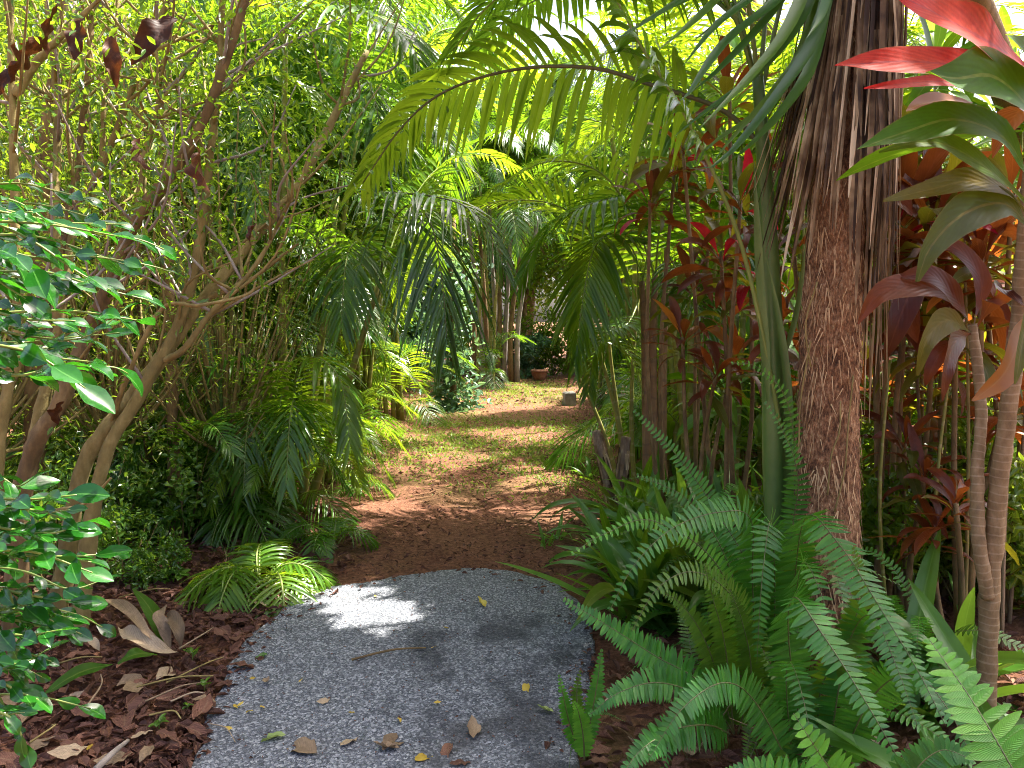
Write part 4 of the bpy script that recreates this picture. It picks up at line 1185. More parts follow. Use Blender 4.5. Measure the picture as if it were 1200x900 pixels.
# (label, base px, depth, tops [(px, py)], mats, weights, scale, per)
CORDS = [
    ('cordyline with a crimson young shoot standing over the brown palm canes', 775, 4.9, [(762, 235), (790, 205)], ('cord_red', 'cord_pink', 'cord_olive'), (6, 1, 5), .7, 20),
    ('maroon cordyline with a few crimson leaves beside the smooth green palm stem', 860, 4.3, [(868, 235), (845, 300), (880, 330)], ('cord_red', 'cord_pink', 'cord_olive'), (6, .9, 4), .7, 22),
    ('bronze leaved cordyline with an upright orange leaf under the strap leaves', 850, 4.7, [(855, 110), (800, 170)], ('cord_red', 'cord_orange', 'cord_olive'), (6, 1.2, 3), .85, 22),
    ('low maroon cordyline with rust brown old leaves near the fern mound', 830, 4.4, [(838, 440), (800, 395), (860, 420)], ('cord_red', 'cord_orange', 'cord_olive'), (6, 1, 3), .62, 22),
    ('thin maroon cordyline with narrow purplish leaves between two green palm stems', 815, 5.2, [(815, 350), (830, 290)], ('cord_red', 'cord_olive'), (5, 2), .75, 22),
    ('olive and maroon cordyline with wide drooping leaves beside the ringed stem', 1060, 3.7, [(1062, 330), (1095, 390), (1030, 300)], ('cord_red', 'cord_olive', 'cord_orange'), (6, 4, .4), .85, 22),
    ('maroon cordyline with leaning bare canes behind the ringed stem', 1110, 3.9, [(1120, 320), (1150, 420), (1090, 450)], ('cord_red', 'cord_olive', 'cord_orange'), (6, 3, .5), .8, 22),
    ('tall maroon cordyline behind the pink leaved one', 1180, 3.6, [(1185, 230), (1150, 300), (1215, 330)], ('cord_red', 'cord_olive', 'cord_green'), (6, 4, 2), .9, 22),
    ('knee high purple cordyline with stiff narrow leaves above the dry stalks', 1080, 3.5, [(1085, 560), (1060, 520)], ('cord_red', 'cord_olive'), (6, 2), .55, 22),
    ('knee high dark cordyline with folded brown leaves near the lily blades', 1120, 3.2, [(1120, 590), (1095, 620)], ('cord_red', 'cord_olive', 'cord_orange'), (6, 2, .6), .55, 20),
    ('small maroon cordyline at the foot of the grey forked branches', 1040, 4.2, [(1040, 500), (1020, 440)], ('cord_red', 'cord_olive'), (6, 3), .7, 22),
    ('red and green cordyline in the sun at the back of the bed', 1160, 5.2, [(1165, 300), (1120, 240), (1200, 400)], ('cord_red', 'cord_olive', 'cord_green'), (4, 4, 4), 1.0, 24),
    ('green cordyline in the sun behind the grey forked branches', 1060, 5.6, [(1060, 240), (1100, 330), (1030, 400)], ('cord_green', 'cord_olive', 'cord_red'), (5, 3, 2), 1.0, 24),
    ('tall burgundy cordyline with arching leaves just behind the dry skirt', 1040, 3.6, [(1050, 215), (1085, 180), (1030, 330)], ('cord_red', 'cord_olive', 'cord_orange'), (7, 3, .5), .8, 26),
    ('burgundy cordyline with bronze tips behind the forked ringed stem', 1145, 3.3, [(1150, 300), (1120, 380), (1180, 470)], ('cord_red', 'cord_olive', 'cord_orange'), (7, 3, .8), .75, 26),
    ('bronze cordyline with thin crowded stems in the middle of the red bed', 1090, 4.3, [(1075, 280), (1110, 350), (1080, 430), (1120, 500)], ('cord_red', 'cord_olive', 'cord_green'), (6, 4, 2), .75, 24),
    ('burgundy cordyline with many small heads beside the green cane plants', 1180, 4.4, [(1190, 260), (1160, 360), (1200, 450), (1170, 540)], ('cord_red', 'cord_olive', 'cord_orange'), (6, 4, .6), .7, 24),
    ('burgundy cordyline leaning between the green palm stem and the fibrous trunk', 930, 4.0, [(930, 290), (915, 380), (945, 430)], ('cord_red', 'cord_olive'), (6, 3), .65, 22),
]
for i, (lb, px, d, tops, mts, w, sc, per) in enumerate(CORDS):
    cordyline(lb, cbase(px, d), [P(a, b, d + (k - 1) * .15) for k, (a, b) in enumerate(tops)], mts, sc * .9, int(per * (.85 if px > 1000 else .85)), .013, 200 + i, CG, w)

# sunlit green thicket behind them
rs = random.Random(40)
for i in range(18):
    px = 790 + 27 * i + rs.uniform(-12, 12)
    d = rs.uniform(5.6, 7.6)
    b = cbase(px, d)
    cordyline('leafy green cane plant in the sunlit thicket behind the red cordylines', b, [P(px + rs.uniform(-25, 25), y, d + rs.uniform(-.3, .3)) for y in (rs.uniform(60, 200), rs.uniform(230, 360), rs.uniform(400, 520))],
              ('cord_green', 'palm_yellow', 'lily'), 1.0, 18, .012, 300 + i, 'sunlit green cane plants', (4, 4, 4), stem='cane', name='cane_plant')

# bare upright canes of the thicket
for i in range(26):
    px = rs.uniform(1000, 1210); d = rs.uniform(3.2, 5.5)
    b0 = cbase(px, d)
    tp = P(px + rs.uniform(-40, 40), rs.uniform(250, 520), d) - b0
    b = MB(); tube(b, catmull([(0, 0, -.08), tp * .5 + np.array([rs.uniform(-.05, .05), 0, 0]), tp], 9), [.010, .008, .005], 6, rs.random())
    o = obj('dry_cane', b.mesh('dry_cane', M[rs.choice(['cane', 'straw', 'branch'])]))
    o.location = b0
    tag(o, 'thin bare cane standing among the red cordylines', 'cane', 'bare canes among the cordylines')

# ------------------------------------------------------------------ strap leaved lilies
def lily(label, base, n, sc, seed, group=None, tilt=(15, 80), mats=('lily',)):
    rs = random.Random(seed)
    t = thing('strap_lily', label, 'plant', tuple(base), 0, group)
    for k in range(n):
        put('leaf', rs.choice(LILY), t, (rs.uniform(-.03, .03), rs.uniform(-.03, .03), -.03), (R(rs.uniform(*tilt)), R(rs.uniform(-15, 15)), k * 2.4 + rs.uniform(-.3, .3)), sc * rs.uniform(.75, 1.15), M[rs.choice(mats)])
    return t
for i, (px, d, n, sc, lb) in enumerate([(770, 4.3, 16, .85, 'clump of pale green strap leaves beside the brown palm canes'), (830, 3.9, 18, .9, 'clump of green strap leaves under the low maroon cordyline'), (880, 4.2, 16, .9, 'clump of strap leaves hidden behind the smooth green palm stem'),
                                       (800, 3.7, 14, .7, 'clump of short strap leaves above the fern mound'), (1090, 2.75, 16, 1.1, 'wide dark strap leaves fanning out beside the ringed stem'), (1215, 2.5, 18, 1.15, 'glossy strap leaves in sunlight to the far side of the ringed stem'),
                                       (1150, 3.0, 14, 1.0, 'strap leaves growing between the ringed stem and the dry stalks'), (1190, 2.0, 12, .8, 'bright sunlit strap leaves above the bright green fern frond')]):
    lily(lb, cbase(px, d), n, sc, 400 + i, None, (20, 85) if i < 4 else (0, 65))
SL = ['beside the brown ragged canes', 'under the crimson leaved cordyline', 'in front of the bare cordyline stems', 'behind the fern mound', 'next to the smooth green palm stem', 'between the green palm stem and the fibrous trunk', 'near the purplish stump']
rs = random.Random(46)
for i in range(21):
    px = 735 + (i % 7) * 30 + rs.uniform(-10, 10); d = 3.7 + (i // 7) * .75 + rs.uniform(-.2, .2)
    lily('light green strap leaves ' + SL[i % 7], cbase(px, d), 15, rs.uniform(.75, 1.05), 450 + i, 'strap leaf clumps ' + SL[i % 7], (15, 85), ('lily', 'lily', 'cord_green'))
for i, (px, py, sc) in enumerate([(690, 560, .42), (672, 548, .36), (655, 632, .34), (700, 640, .4), (640, 640, .28), (715, 665, .35)]):
    lily(['pale lily seedling lit by the sun beside the grey stumps', 'white green lily seedling in the sun patch', 'small strap seedling at the soil edge', 'strap seedling below the stumps', 'tiny strap seedling on bare soil', 'strap seedling by the fern tips'][i], G(px, py, 0.0), 8, sc, 430 + i, None, (20, 80))

# ------------------------------------------------------------------ two stumps
def stump(label, pl, r, seed):
    base = P(*pl[0]); base[2] = 0
    pp = [P(*p) - base for p in pl]; pp[0][2] = -.05
    pts = catmull(pp, 36)
    rs = np.random.RandomState(seed)
    b = MB(); sides = 22
    tube(b, pts, [r * 1.15, r, r * 1.05, r * .9], sides, .5, 0, True, .35, seed)
    t = thing('palm_stump', label, 'stump', tuple(base))
    obj('trunk', b.mesh('trunk', M['stump']), t)
    for k in range(34):
        az = rs.uniform(0, 6.28); i0 = rs.randint(10, 36); ln = rs.randint(6, 13); i1 = max(0, i0 - ln)
        seg = pts[i1:i0 + 1][::-1]
        rr = r * (1.0 + np.linspace(.05, .45, len(seg)))[:, None]
        c = seg + np.array([math.cos(az), math.sin(az), 0]) * rr
        tg = unit(np.gradient(c, axis=0)); sd_ = unit(np.cross(tg, [math.cos(az), math.sin(az), .05])); nm = np.cross(sd_, tg)
        bb = MB(); blade(bb, c, sd_, nm, np.linspace(.014, .004, len(seg)), .4, rs.rand())
        obj('bark_strip', bb.mesh('bark_strip', M['skirt']), t)
    return t
stump('leaning grey brown palm stump with shredded bark', [(722, 615, 5.65), (714, 570, 5.65), (706, 535, 5.65), (698, 505, 5.65)], .038, 1)
stump('upright purplish palm stump with a broken top', [(724, 618, 5.6), (728, 575, 5.6), (731, 540, 5.6), (734, 512, 5.6)], .036, 2)

# ------------------------------------------------------------------ left: many stemmed shrub
def left_shrub():
    base = P(60, 640, 3.6); base[2] = 0
    t = thing('branching_shrub', 'old many stemmed shrub with tan slanting branches over the leaf litter', 'shrub', tuple(base))
    L = lambda p: P(*p) - base
    B = [([(60, 700, 3.6), (95, 560, 3.6), (130, 498, 3.6), (185, 425, 3.6), (240, 350, 3.7), (300, 275, 3.9), (345, 225, 4.0), (385, 150, 4.1), (430, 60, 4.2)], .038, 'branch'),
         ([(85, 700, 3.5), (118, 555, 3.5), (165, 460, 3.55), (205, 390, 3.6), (225, 330, 3.6), (240, 240, 3.6), (256, 85, 3.6), (262, -30, 3.6)], .030, 'branch'),
         ([(10, 700, 3.4), (30, 560, 3.4), (70, 470, 3.4), (100, 400, 3.5), (130, 330, 3.5), (160, 260, 3.5), (232, 155, 3.5), (275, 40, 3.5), (300, -40, 3.5)], .040, 'branch_brown'),
         ([(-20, 700, 3.2), (0, 520, 3.2), (20, 400, 3.2), (18, 250, 3.2), (14, 100, 3.2), (12, -40, 3.2)], .026, 'branch'),
         ([(30, 560, 3.4), (70, 380, 3.5), (90, 250, 3.6), (118, 200, 3.6), (155, 105, 3.6), (200, -10, 3.6)], .022, 'branch'),
         ([(18, 112, 3.2), (45, 70, 3.2), (80, 35, 3.2), (125, -10, 3.2)], .016, 'branch'),
         ([(60, 420, 3.5), (80, 270, 3.6), (96, 160, 3.7), (105, 60, 3.7), (110, -30, 3.7)], .024, 'branch_brown'),
         ([(70, 380, 3.5), (65, 250, 3.5), (68, 150, 3.6), (62, 60, 3.6), (50, -20, 3.6)], .022, 'branch'),
         ([(120, 205, 3.6), (122, 120, 3.6), (134, 60, 3.6), (138, -20, 3.6)], .011, 'branch'),
         ([(130, 498, 3.6), (150, 440, 3.4), (190, 362, 3.3), (235, 358, 3.2), (290, 345, 3.2), (300, 330, 3.2)], .012, 'branch'),
         ([(240, 350, 3.7), (290, 330, 3.7), (330, 300, 3.7), (350, 285, 3.7)], .012, 'branch'),
         ([(185, 425, 3.6), (215, 410, 3.5), (245, 370, 3.5), (300, 310, 3.5), (345, 225, 3.6)], .014, 'branch'),
         ([(160, 260, 3.5), (170, 180, 3.5), (185, 120, 3.5), (180, 20, 3.5)], .013, 'branch'),
         ([(20, 620, 3.3), (60, 600, 3.1), (100, 590, 3.0), (130, 560, 2.95)], .010, 'branch')]
    for k, (pl, r, mt) in enumerate(B):
        pp = [L(p) for p in pl]
        if k < 4: pp[0][2] = -.05
        b = MB(); tube(b, catmull(pp, 90), [r * 1.3, r, r * .8, r * .6, r * .4], 12, .5, 0, True, .42, k)
        obj('branch', b.mesh('branch', M[mt]), t)
    rs = random.Random(21)
    # twigs forking off
    tips = []
    for k in range(150):
        pl, r, mt = B[rs.choice([0, 1, 2, 3, 4, 6, 7, 11, 12])]
        pp = catmull([L(p) for p in pl], 40)
        s = pp[rs.randint(14, 38)]
        e = s + np.array([rs.uniform(-.5, .55), rs.uniform(-.4, .4), rs.uniform(.15, .7)])
        mid = (s + e) / 2 + np.array([rs.uniform(-.08, .08), 0, rs.uniform(-.1, .05)])
        b = MB(); tube(b, catmull([s, mid, e], 10), [.008, .006, .003], 5)
        obj('twig', b.mesh('twig', M['branch' if k % 3 else 'branch_grey']), t)
        tips.append(e)
    # thin foliage at the twig ends
    n = 9000
    nrs = np.random.RandomState(4)
    pick = nrs.randint(0, len(tips), n)
    p = np.array(tips)[pick] + nrs.randn(n, 3) * np.array([.24, .28, .20])
    d = unit(nrs.randn(n, 3) + np.array([.2, 0, -.3]))
    f = obj('foliage', leaf_cloud('foliage', p, d, unit(nrs.randn(n, 3) * .6 + np.array([0, 0, 1])), .040 * nrs.uniform(.6, 1.4, n), .0085 * nrs.uniform(.7, 1.2, n), nrs.rand(n), M['tree']), t)
    f['kind'] = 'stuff'
    # big dark dead leaves caught in the branches
    for k, (x, y, sz, a) in enumerate([(66, 6, .20, .4), (207, 22, .26, 1.6), (232, 180, .20, 1.9), (50, 45, .22, .2), (130, 40, .2, 2.4), (165, 160, .15, .8), (100, 20, .18, 1.2), (75, 470, .12, .3), (300, 262, .1, 1.5), (25, 70, .18, 1.0)]):
        m = lance(1.0, .16 + .03 * (k % 4), .4 + .35 * (k % 3), 1.4 * math.sin(k * 2.3), 700 + k, m=14, prof=FALL_P, wave=.35, fold=.3 + .25 * (k % 3), name='dead_leaf', mat=M['dead_dark'])
        put('dead_leaf', m, t, tuple(L((x, y, 3.0))), (R(-60 + 20 * math.sin(k)), R(rs.uniform(-30, 30)), a + 1.2), sz)
    return t
left_shrub()

# slim upright trunks behind it
for k, (pl, r, mt, lb) in enumerate([([(203, 600, 5.0), (203, 500, 5.0), (200, 420, 5.0), (196, 300, 5.0), (190, 150, 5.0), (185, -50, 5.0)], .036, 'branch_brown', 'straight orange brown trunk behind the slanting tan branches'),
                                    ([(172, 600, 5.4), (172, 500, 5.4), (168, 400, 5.4), (160, 250, 5.4), (150, 50, 5.4)], .034, 'branch_brown', 'dark brown trunk beside the straight orange brown trunk'),
                                    ([(255, 590, 5.3), (255, 480, 5.3), (245, 430, 5.3), (230, 375, 5.3), (205, 290, 5.4), (170, 150, 5.5)], .062, 'green_stem', 'thick mossy green palm trunk bending to one side'),
                                    ([(40, 640, 4.6), (42, 500, 4.6), (45, 350, 4.6), (60, 150, 4.6), (70, -60, 4.6)], .06, 'branch_brown', 'thick brown trunk in the shade behind the glossy leaved bush')]):
    base = P(*pl[0]); base[2] = 0
    pp = [P(*p) - base for p in pl]; pp[0] = np.array([0, 0, -.08]); pp.append(pp[-1] + np.array([-.9, .5, 2.4]))
    t = thing('slim_tree', lb, 'tree', tuple(base))
    b = MB(); tube(b, catmull(pp, 30), [r * 1.2, r, r * .9, r * .7], 12, .5, 0, True, .06, k)
    obj('trunk', b.mesh('trunk', M[mt]), t)
    nrs = np.random.RandomState(60 + k); n = 2600
    top = pp[-1]
    pts, nm, cs = clump_points(n, (1.0, 1.0, .8), 14, nrs, .2)
    pts = pts + top + np.array([0, .3, .2])
    c = obj('crown', leaf_cloud('crown', pts, unit(nm * .4 + nrs.randn(n, 3)), unit(nm + np.array([0, 0, .5])), .10 * nrs.uniform(.7, 1.3, n), .022, nrs.rand(n), M['tree']), t)
    c['kind'] = 'stuff'

# ------------------------------------------------------------------ left edge: bush with glossy leaves
def glossy_bush():
    base = np.array([-1.75, 1.75, 0.0])
    t = thing('glossy_bush', 'bush with shiny dark green oval leaves reaching over the leaf litter', 'shrub', tuple(base))
    rs = random.Random(77)
    stems = [(-.15, .1, 1.9), (.05, -.1, 1.7), (.1, .25, 1.5), (-.05, .3, 1.2)]
    for k, (dx, dy, h) in enumerate(stems):
        b = MB(); tube(b, catmull([(0, 0, -.05), (dx * .5, dy * .5, h * .5), (dx, dy, h)], 12), [.022, .016, .008], 7, .5, 0, True, .1, k)
        obj('stem', b.mesh('stem', M['branch']), t)
    def spray(pl, n, sz, alt=True, jitter=.25):
        pts = catmull([P(*p) - base for p in pl], 24)
        b = MB(); tube(b, pts, [.0032, .0026, .0012], 5)
        obj('twig', b.mesh('twig', M['rachis']), t)
        tg = unit(np.gradient(pts, axis=0))
        for k in range(n):
            i = min(23, int((k + .6) / n * 23))
            side = 1 if k % 2 else -1
            dr = unit(tg[i] + np.cross(tg[i], [0, 0.25, 1.0]) * side * rs.uniform(.6, 1.2) + np.array([rs.uniform(-.2, .2), rs.uniform(-.3, .3), rs.uniform(-.35, .25)]))
            if k == n - 1: dr = tg[-1]
            az = math.atan2(-dr[0], dr[1])
            pt = math.asin(max(-1, min(1, dr[2])))
            nv = np.array([rs.uniform(-.5, .5), rs.uniform(-1.0, .1), rs.uniform(.35, 1.0)])
            nv = unit(nv - dr * np.dot(nv, dr)); xv = np.cross(dr, nv)
            eu = Matrix((tuple(xv), tuple(dr), tuple(nv))).transposed().to_euler()
            put('leaf', rs.choice(GLOSSY), t, tuple(pts[i]), eu, sz * rs.uniform(.8, 1.2))
    D = 1.55
    S = [([(-40, 235, D), (20, 250, D), (90, 268, D), (160, 280, D + .03), (192, 292, D + .05)], 10, .82),
         ([(-40, 250, 1.5), (10, 268, 1.5), (50, 290, 1.5), (90, 318, 1.5), (130, 340, 1.5)], 9, .75),
         ([(-40, 320, 1.6), (20, 318, 1.6), (60, 320, 1.6), (120, 338, 1.6), (175, 352, 1.65)], 11, .75),
         ([(-40, 370, 1.5), (30, 365, 1.5), (90, 365, 1.5), (140, 372, 1.5), (165, 376, 1.55)], 10, .8),
         ([(-40, 300, 1.35), (0, 330, 1.35), (30, 350, 1.35)], 6, .8),
         ([(-40, 400, 1.3), (0, 405, 1.3), (40, 415, 1.3), (80, 440, 1.3), (100, 455, 1.3)], 8, .95),
         ([(-40, 430, 1.35), (20, 440, 1.35), (70, 430, 1.35), (130, 430, 1.4), (150, 438, 1.42)], 8, .9),
         ([(-40, 270, 1.7), (30, 300, 1.7), (100, 300, 1.75), (170, 310, 1.8), (205, 320, 1.85)], 10, .75),
         ([(-40, 380, 1.75), (40, 395, 1.75), (100, 395, 1.75), (150, 360, 1.8)], 10, .75),
         ([(-50, 220, 1.9), (20, 215, 1.9), (70, 225, 1.9), (110, 235, 1.9)], 9, .8),
         ([(-40, 590, 1.4), (0, 585, 1.4), (40, 585, 1.4), (90, 580, 1.4)], 8, .85),
         ([(-40, 610, 1.4), (10, 620, 1.4), (60, 625, 1.4), (100, 612, 1.45)], 9, .8),
         ([(-40, 640, 1.4), (20, 650, 1.4), (80, 652, 1.4), (135, 648, 1.45)], 11, .75),
         ([(-40, 680, 1.4), (0, 690, 1.4), (50, 700, 1.4), (100, 705, 1.45)], 11, .62),
         ([(-40, 720, 1.4), (10, 725, 1.4), (50, 735, 1.4), (90, 745, 1.45)], 11, .55),
         ([(-40, 750, 1.4), (0, 755, 1.4), (30, 765, 1.4), (60, 775, 1.4)], 9, .5),
         ([(-40, 800, 1.35), (0, 800, 1.35), (20, 810, 1.35), (45, 820, 1.35)], 9, .55),
         ([(-40, 830, 1.3), (0, 835, 1.3), (20, 850, 1.3), (30, 880, 1.3)], 7, .6),
         ([(-40, 560, 1.5), (0, 560, 1.5), (20, 570, 1.5), (40, 560, 1.5)], 6, .8),
         ([(-40, 660, 1.6), (30, 670, 1.6), (80, 690, 1.6), (120, 680, 1.65)], 10, .7),
         ([(-40, 700, 1.7), (40, 710, 1.7), (90, 720, 1.7), (120, 735, 1.7)], 10, .65)]
    for s in S: spray(*s)
    for k in range(46):
        y = rs.uniform(230, 470) if k % 2 else rs.uniform(560, 850)
        d = rs.uniform(1.35, 1.95); x1 = rs.uniform(20, 150) if k % 2 else rs.uniform(10, 110)
        spray([(-50, y + rs.uniform(-30, 30), d), (x1 * .3, y + rs.uniform(-15, 15), d), (x1, y + rs.uniform(-10, 30), d)], rs.randint(6, 10), rs.uniform(.5, .9))
glossy_bush()

# ------------------------------------------------------------------ left undergrowth
def small_shrub_meshes(seed, size, n, L, W, mat, k=26):
    rs_ = np.random.RandomState(seed)
    p, nm, cs = clump_points(n, size, k, rs_, .25)
    p[:, 2] += size[2] * .95
    d = unit(nm * .6 + rs_.randn(n, 3) * .7)
    fo = leaf_cloud('foliage', p, d, unit(nm + rs_.randn(n, 3) * .3 + np.array([0, 0, .4])), L * rs_.uniform(.7, 1.3, n), W * rs_.uniform(.8, 1.2, n), rs_.rand(n), M[mat])
    b = MB()
    for c in cs[:14]:
        c = c + np.array([0, 0, size[2] * .95])
        tube(b, catmull([(c[0] * .1, c[1] * .1, -.05), (c[0] * .5, c[1] * .5, c[2] * .5), c], 7), [.009, .006, .003], 5, .5, 0, False)
    return fo, b.mesh('stems', M['branch'])

US = [small_shrub_meshes(1, (.5, .5, .45), 1500, .06, .014, 'small'), small_shrub_meshes(2, (.45, .45, .6), 1500, .05, .016, 'small'), small_shrub_meshes(3, (.55, .5, .35), 1100, .08, .018, 'small')]
US2 = [small_shrub_meshes(4, (.7, .7, .8), 2200, .11, .022, 'tree'), small_shrub_meshes(5, (.7, .7, .9), 2200, .09, .02, 'tree'), small_shrub_meshes(6, (.8, .8, .6), 1800, .13, .028, 'tree_blue')]
def shrub(meshes, label, loc, rz, sc, group, name='undergrowth_shrub', mat=None):
    t = thing(name, label, 'shrub', loc, rz, group)
    t.scale = (sc, sc, sc)
    f = put('foliage', meshes[0], t, mat=mat); f['kind'] = 'stuff'
    put('stems', meshes[1], t)
    return t
rs = random.Random(8)
for k, (px, py, sc) in enumerate([(60, 690, .75), (110, 660, .8), (170, 640, .8), (150, 690, .55), (215, 640, .8), (90, 625, .9), (30, 660, .9), (250, 615, .8), (185, 685, .35), (290, 605, .7), (10, 620, 1.0), (130, 600, 1.0), (200, 590, 1.0), (315, 590, .7)]):
    shrub(US[k % 3], 'low dark green small leaved bush in the undergrowth among brown stems', tuple(G(px, py)), rs.uniform(0, 6.28), sc, 'low bushes under the slanting branches')

for k in range(16):
    px = 990 + (k % 8) * 32 + rs.uniform(-12, 12); d = (4.0, 5.0)[k // 8] + rs.uniform(-.3, .3)
    shrub((US2 + US)[k % 5], 'leafy yellow green bush among the bare canes of the cordyline bed', tuple(cbase(px, d)), rs.uniform(0, 6.28), rs.uniform(.5, .8), 'yellow green bushes in the cordyline bed', mat=M['bamboo' if k % 2 else 'tree'])

# young palms at the edge of the way
def young_palm(label, loc, n, sc, key, seed, tilt=(-5, 25)):
    rs_ = random.Random(seed)
    t = thing('young_palm', label, 'palm', tuple(loc))
    for k in range(n):
        put('frond', rs_.choice(FROND[key]), t, (rs_.uniform(-.03, .03), rs_.uniform(-.03, .03), -.02), (R(-rs_.uniform(*tilt)), R(rs_.uniform(-12, 12)), k * 2.4 + rs_.uniform(-.3, .3)), sc * rs_.uniform(.8, 1.15))
    return t
young_palm('young palm with bright yellow green feather leaves at the edge of the concrete', G(305, 690), 20, .85, 'jb', 1)
young_palm('young palm with dark feather leaves drooping onto the bare soil', G(388, 640), 10, .62, 'j', 2)
young_palm('small palm seedling with one spread leaf on the soil beside the sun patch', G(418, 575), 5, .55, 'j', 3)
young_palm('young palm in the shade under the hanging fronds', G(285, 620), 12, .9, 'j', 4)
young_palm('young palm under the mossy green trunk', G(240, 600), 12, 1.0, 'j', 5)

# more cane palms further back on both sides
def canes(n, seed, h=(1.6, 2.8), spread=.25, lean=.35):
    r_ = random.Random(seed)
    return [(r_.uniform(-spread, spread), r_.uniform(-spread, spread), r_.uniform(-lean, lean), r_.uniform(-lean, lean), r_.uniform(*h)) for _ in range(n)]
for k, (px, py, n, key, lb) in enumerate([(400, 520, 7, 'y', 'golden cane palm with yellow stems at the edge of the clearing'), (310, 560, 6, 'g', 'cane palm with dense green fronds behind the hanging fronds'), (440, 487, 7, 'y', 'yellow green cane palm beside the pale blue posts'),
                                         (230, 545, 6, 'g', 'cane palm standing behind the mossy green trunk'), (350, 520, 6, 'y', 'sunlit cane palm behind the tall golden clump')]):
    cane_palm('cane_palm', lb, tuple(G(px, py)), canes(n, 500 + k, (1.0, 2.6)), key, scale=1.0, seed=510 + k, per=6, low=5)
for k, (x, y, n, key, lb) in enumerate([(1.9, 8.2, 6, 'y', 'cane palm leaning over the grassy clearing behind the brown canes'), (2.6, 10.5, 6, 'g', 'cane palm near the grey block'), (3.4, 7.6, 6, 'y', 'sunlit cane palm behind the green cane plants'),
                                         (2.4, 14.0, 6, 'g', 'far cane palm beside the terracotta pot'), (6.0, 13.5, 6, 'y', 'cane palm deep in the sunlit thicket')]):
    cane_palm('cane_palm', lb, (x, y, 0), canes(n, 540 + k, (1.2, 3.2)), key, scale=1.15, seed=550 + k, per=6, low=3)

for k, (x, y, n, key, h, lb) in enumerate([(-1.95, 7.2, 5, 'g', (2.4, 3.6), 'tall cane palm arching its fronds high over the clearing from the mulch bed side'), (-2.5, 9.3, 6, 'y', (2.0, 3.8), 'tall yellowish cane palm beside the grassy clearing'), (-2.9, 12.5, 6, 'y', (2.0, 4.2), 'far yellowish cane palm behind the narrow blue green shrub'),
                                         (1.75, 6.7, 5, 'y', (2.6, 3.6), 'tall cane palm rising behind the brown ragged canes'), (1.9, 9.6, 6, 'y', (2.2, 4.0), 'tall cane palm leaning over the grey block'), (2.3, 12.5, 6, 'g', (2.2, 4.4), 'tall cane palm near the end of the clearing beside the red bed'),
                                         (-3.2, 15.5, 6, 'g', (2.2, 4.4), 'cane palm standing in front of the dark bushes'), (-1.9, 9.0, 4, 'g', (3.4, 4.6), 'high crowned cane palm over the sunny grass'), (1.9, 10.8, 4, 'y', (4.0, 5.2), 'high crowned yellowish cane palm behind the brown canes'), (-1.7, 11.5, 4, 'y', (3.6, 5.2), 'high crowned cane palm over the grass near the narrow blue green shrub'), (1.6, 13.5, 4, 'g', (3.6, 5.4), 'high crowned cane palm over the grass near the grey block'), (1.5, 8.0, 3, 'g', (3.6, 4.4), 'high crowned cane palm leaning out from the brown canes'), (-.6, 17.5, 4, 'g', (3.4, 5.5), 'high crowned cane palm in front of the dark trunk clump')]):
    cane_palm('cane_palm', lb, (x, y, 0), canes(n, 600 + k, h, .25, .5), key, scale=1.2, seed=620 + k, per=9, low=4)
for k, (px, py, n, key, lb) in enumerate([(310, 610, 12, 'y', 'stemless feather palm under the tall golden clump'), (255, 625, 10, 'g', 'stemless feather palm in front of the mossy green trunk'), (375, 585, 10, 'y', 'yellow green stemless palm beside the sun patch'), (200, 610, 10, 'g', 'stemless feather palm beside the orange brown trunk'), (345, 560, 10, 'g', 'stemless feather palm hidden behind the golden clump')]):
    cane_palm('feather_palm', lb, tuple(G(px, py)), [], key, scale=.8, seed=660 + k, low=n + 3)

# ------------------------------------------------------------------ far shrub, trunks, pot, block and posts
fs = G(530, 480)
t = thing('far_shrub', 'narrow blue green shrub climbing a dark trunk alone in the clearing', 'shrub', tuple(fs))
b = MB(); tube(b, catmull([(0, 0, -.05), (.02, 0, .8), (-.03, 0, 1.9), (.05, .1, 3.2)], 16), [.07, .05, .045, .03], 8, .5, 0, True, .1)
obj('trunk', b.mesh('trunk', M['branch_brown']), t)
nrs = np.random.RandomState(33); n = 1500
pp = np.concatenate([nrs.randn(n, 3) * np.array([.20, .20, .0]) + np.stack([np.zeros(n), np.zeros(n), 2.6 * nrs.rand(n) ** 1.6], 1)])
pp[:, :2] *= (1.15 - .3 * pp[:, 2:3] / 2.6)
c = obj('foliage', leaf_cloud('foliage', pp, unit(nrs.randn(n, 3)), unit(nrs.randn(n, 3) * .5 + np.array([0, -.3, 1])), .12 * nrs.uniform(.6, 1.3, n), .035, nrs.rand(n), M['tree_blue']), t); c['kind'] = 'stuff'

rs = random.Random(14)
for k in range(8):
    px = 556 + k * 7 + rs.uniform(-3, 3)
    b0 = P(px, 430, 19 + rs.uniform(-.6, .6)); b0[2] = 0
    b = MB(); tube(b, catmull([(0, 0, -.1), (rs.uniform(-.1, .1), 0, 1.5), ((k - 3.5) * .12, 0, 3.5), ((k - 3.5) * .3, 0, 6.5)], 14), [.075, .055, .045, .025], 8, .5, 0, True, .1, k)
    t = thing('far_tree', 'slender dark trunk in the clump at the end of the clearing', 'tree', tuple(b0), 0, 'dark trunks at the end of the clearing')
    obj('trunk', b.mesh('trunk', M['branch_grey' if k % 2 else 'branch_brown']), t)
    n = 900; p, nm, cs = clump_points(n, (1.2, 1.0, 1.6), 10, np.random.RandomState(k), .2)
    c = obj('crown', leaf_cloud('crown', p + np.array([(k - 3.5) * .3, 0, 6.2]), unit(nm + nrs.randn(n, 3) * .6), nm, .2, .05, nrs.rand(n), M['tree']), t); c['kind'] = 'stuff'

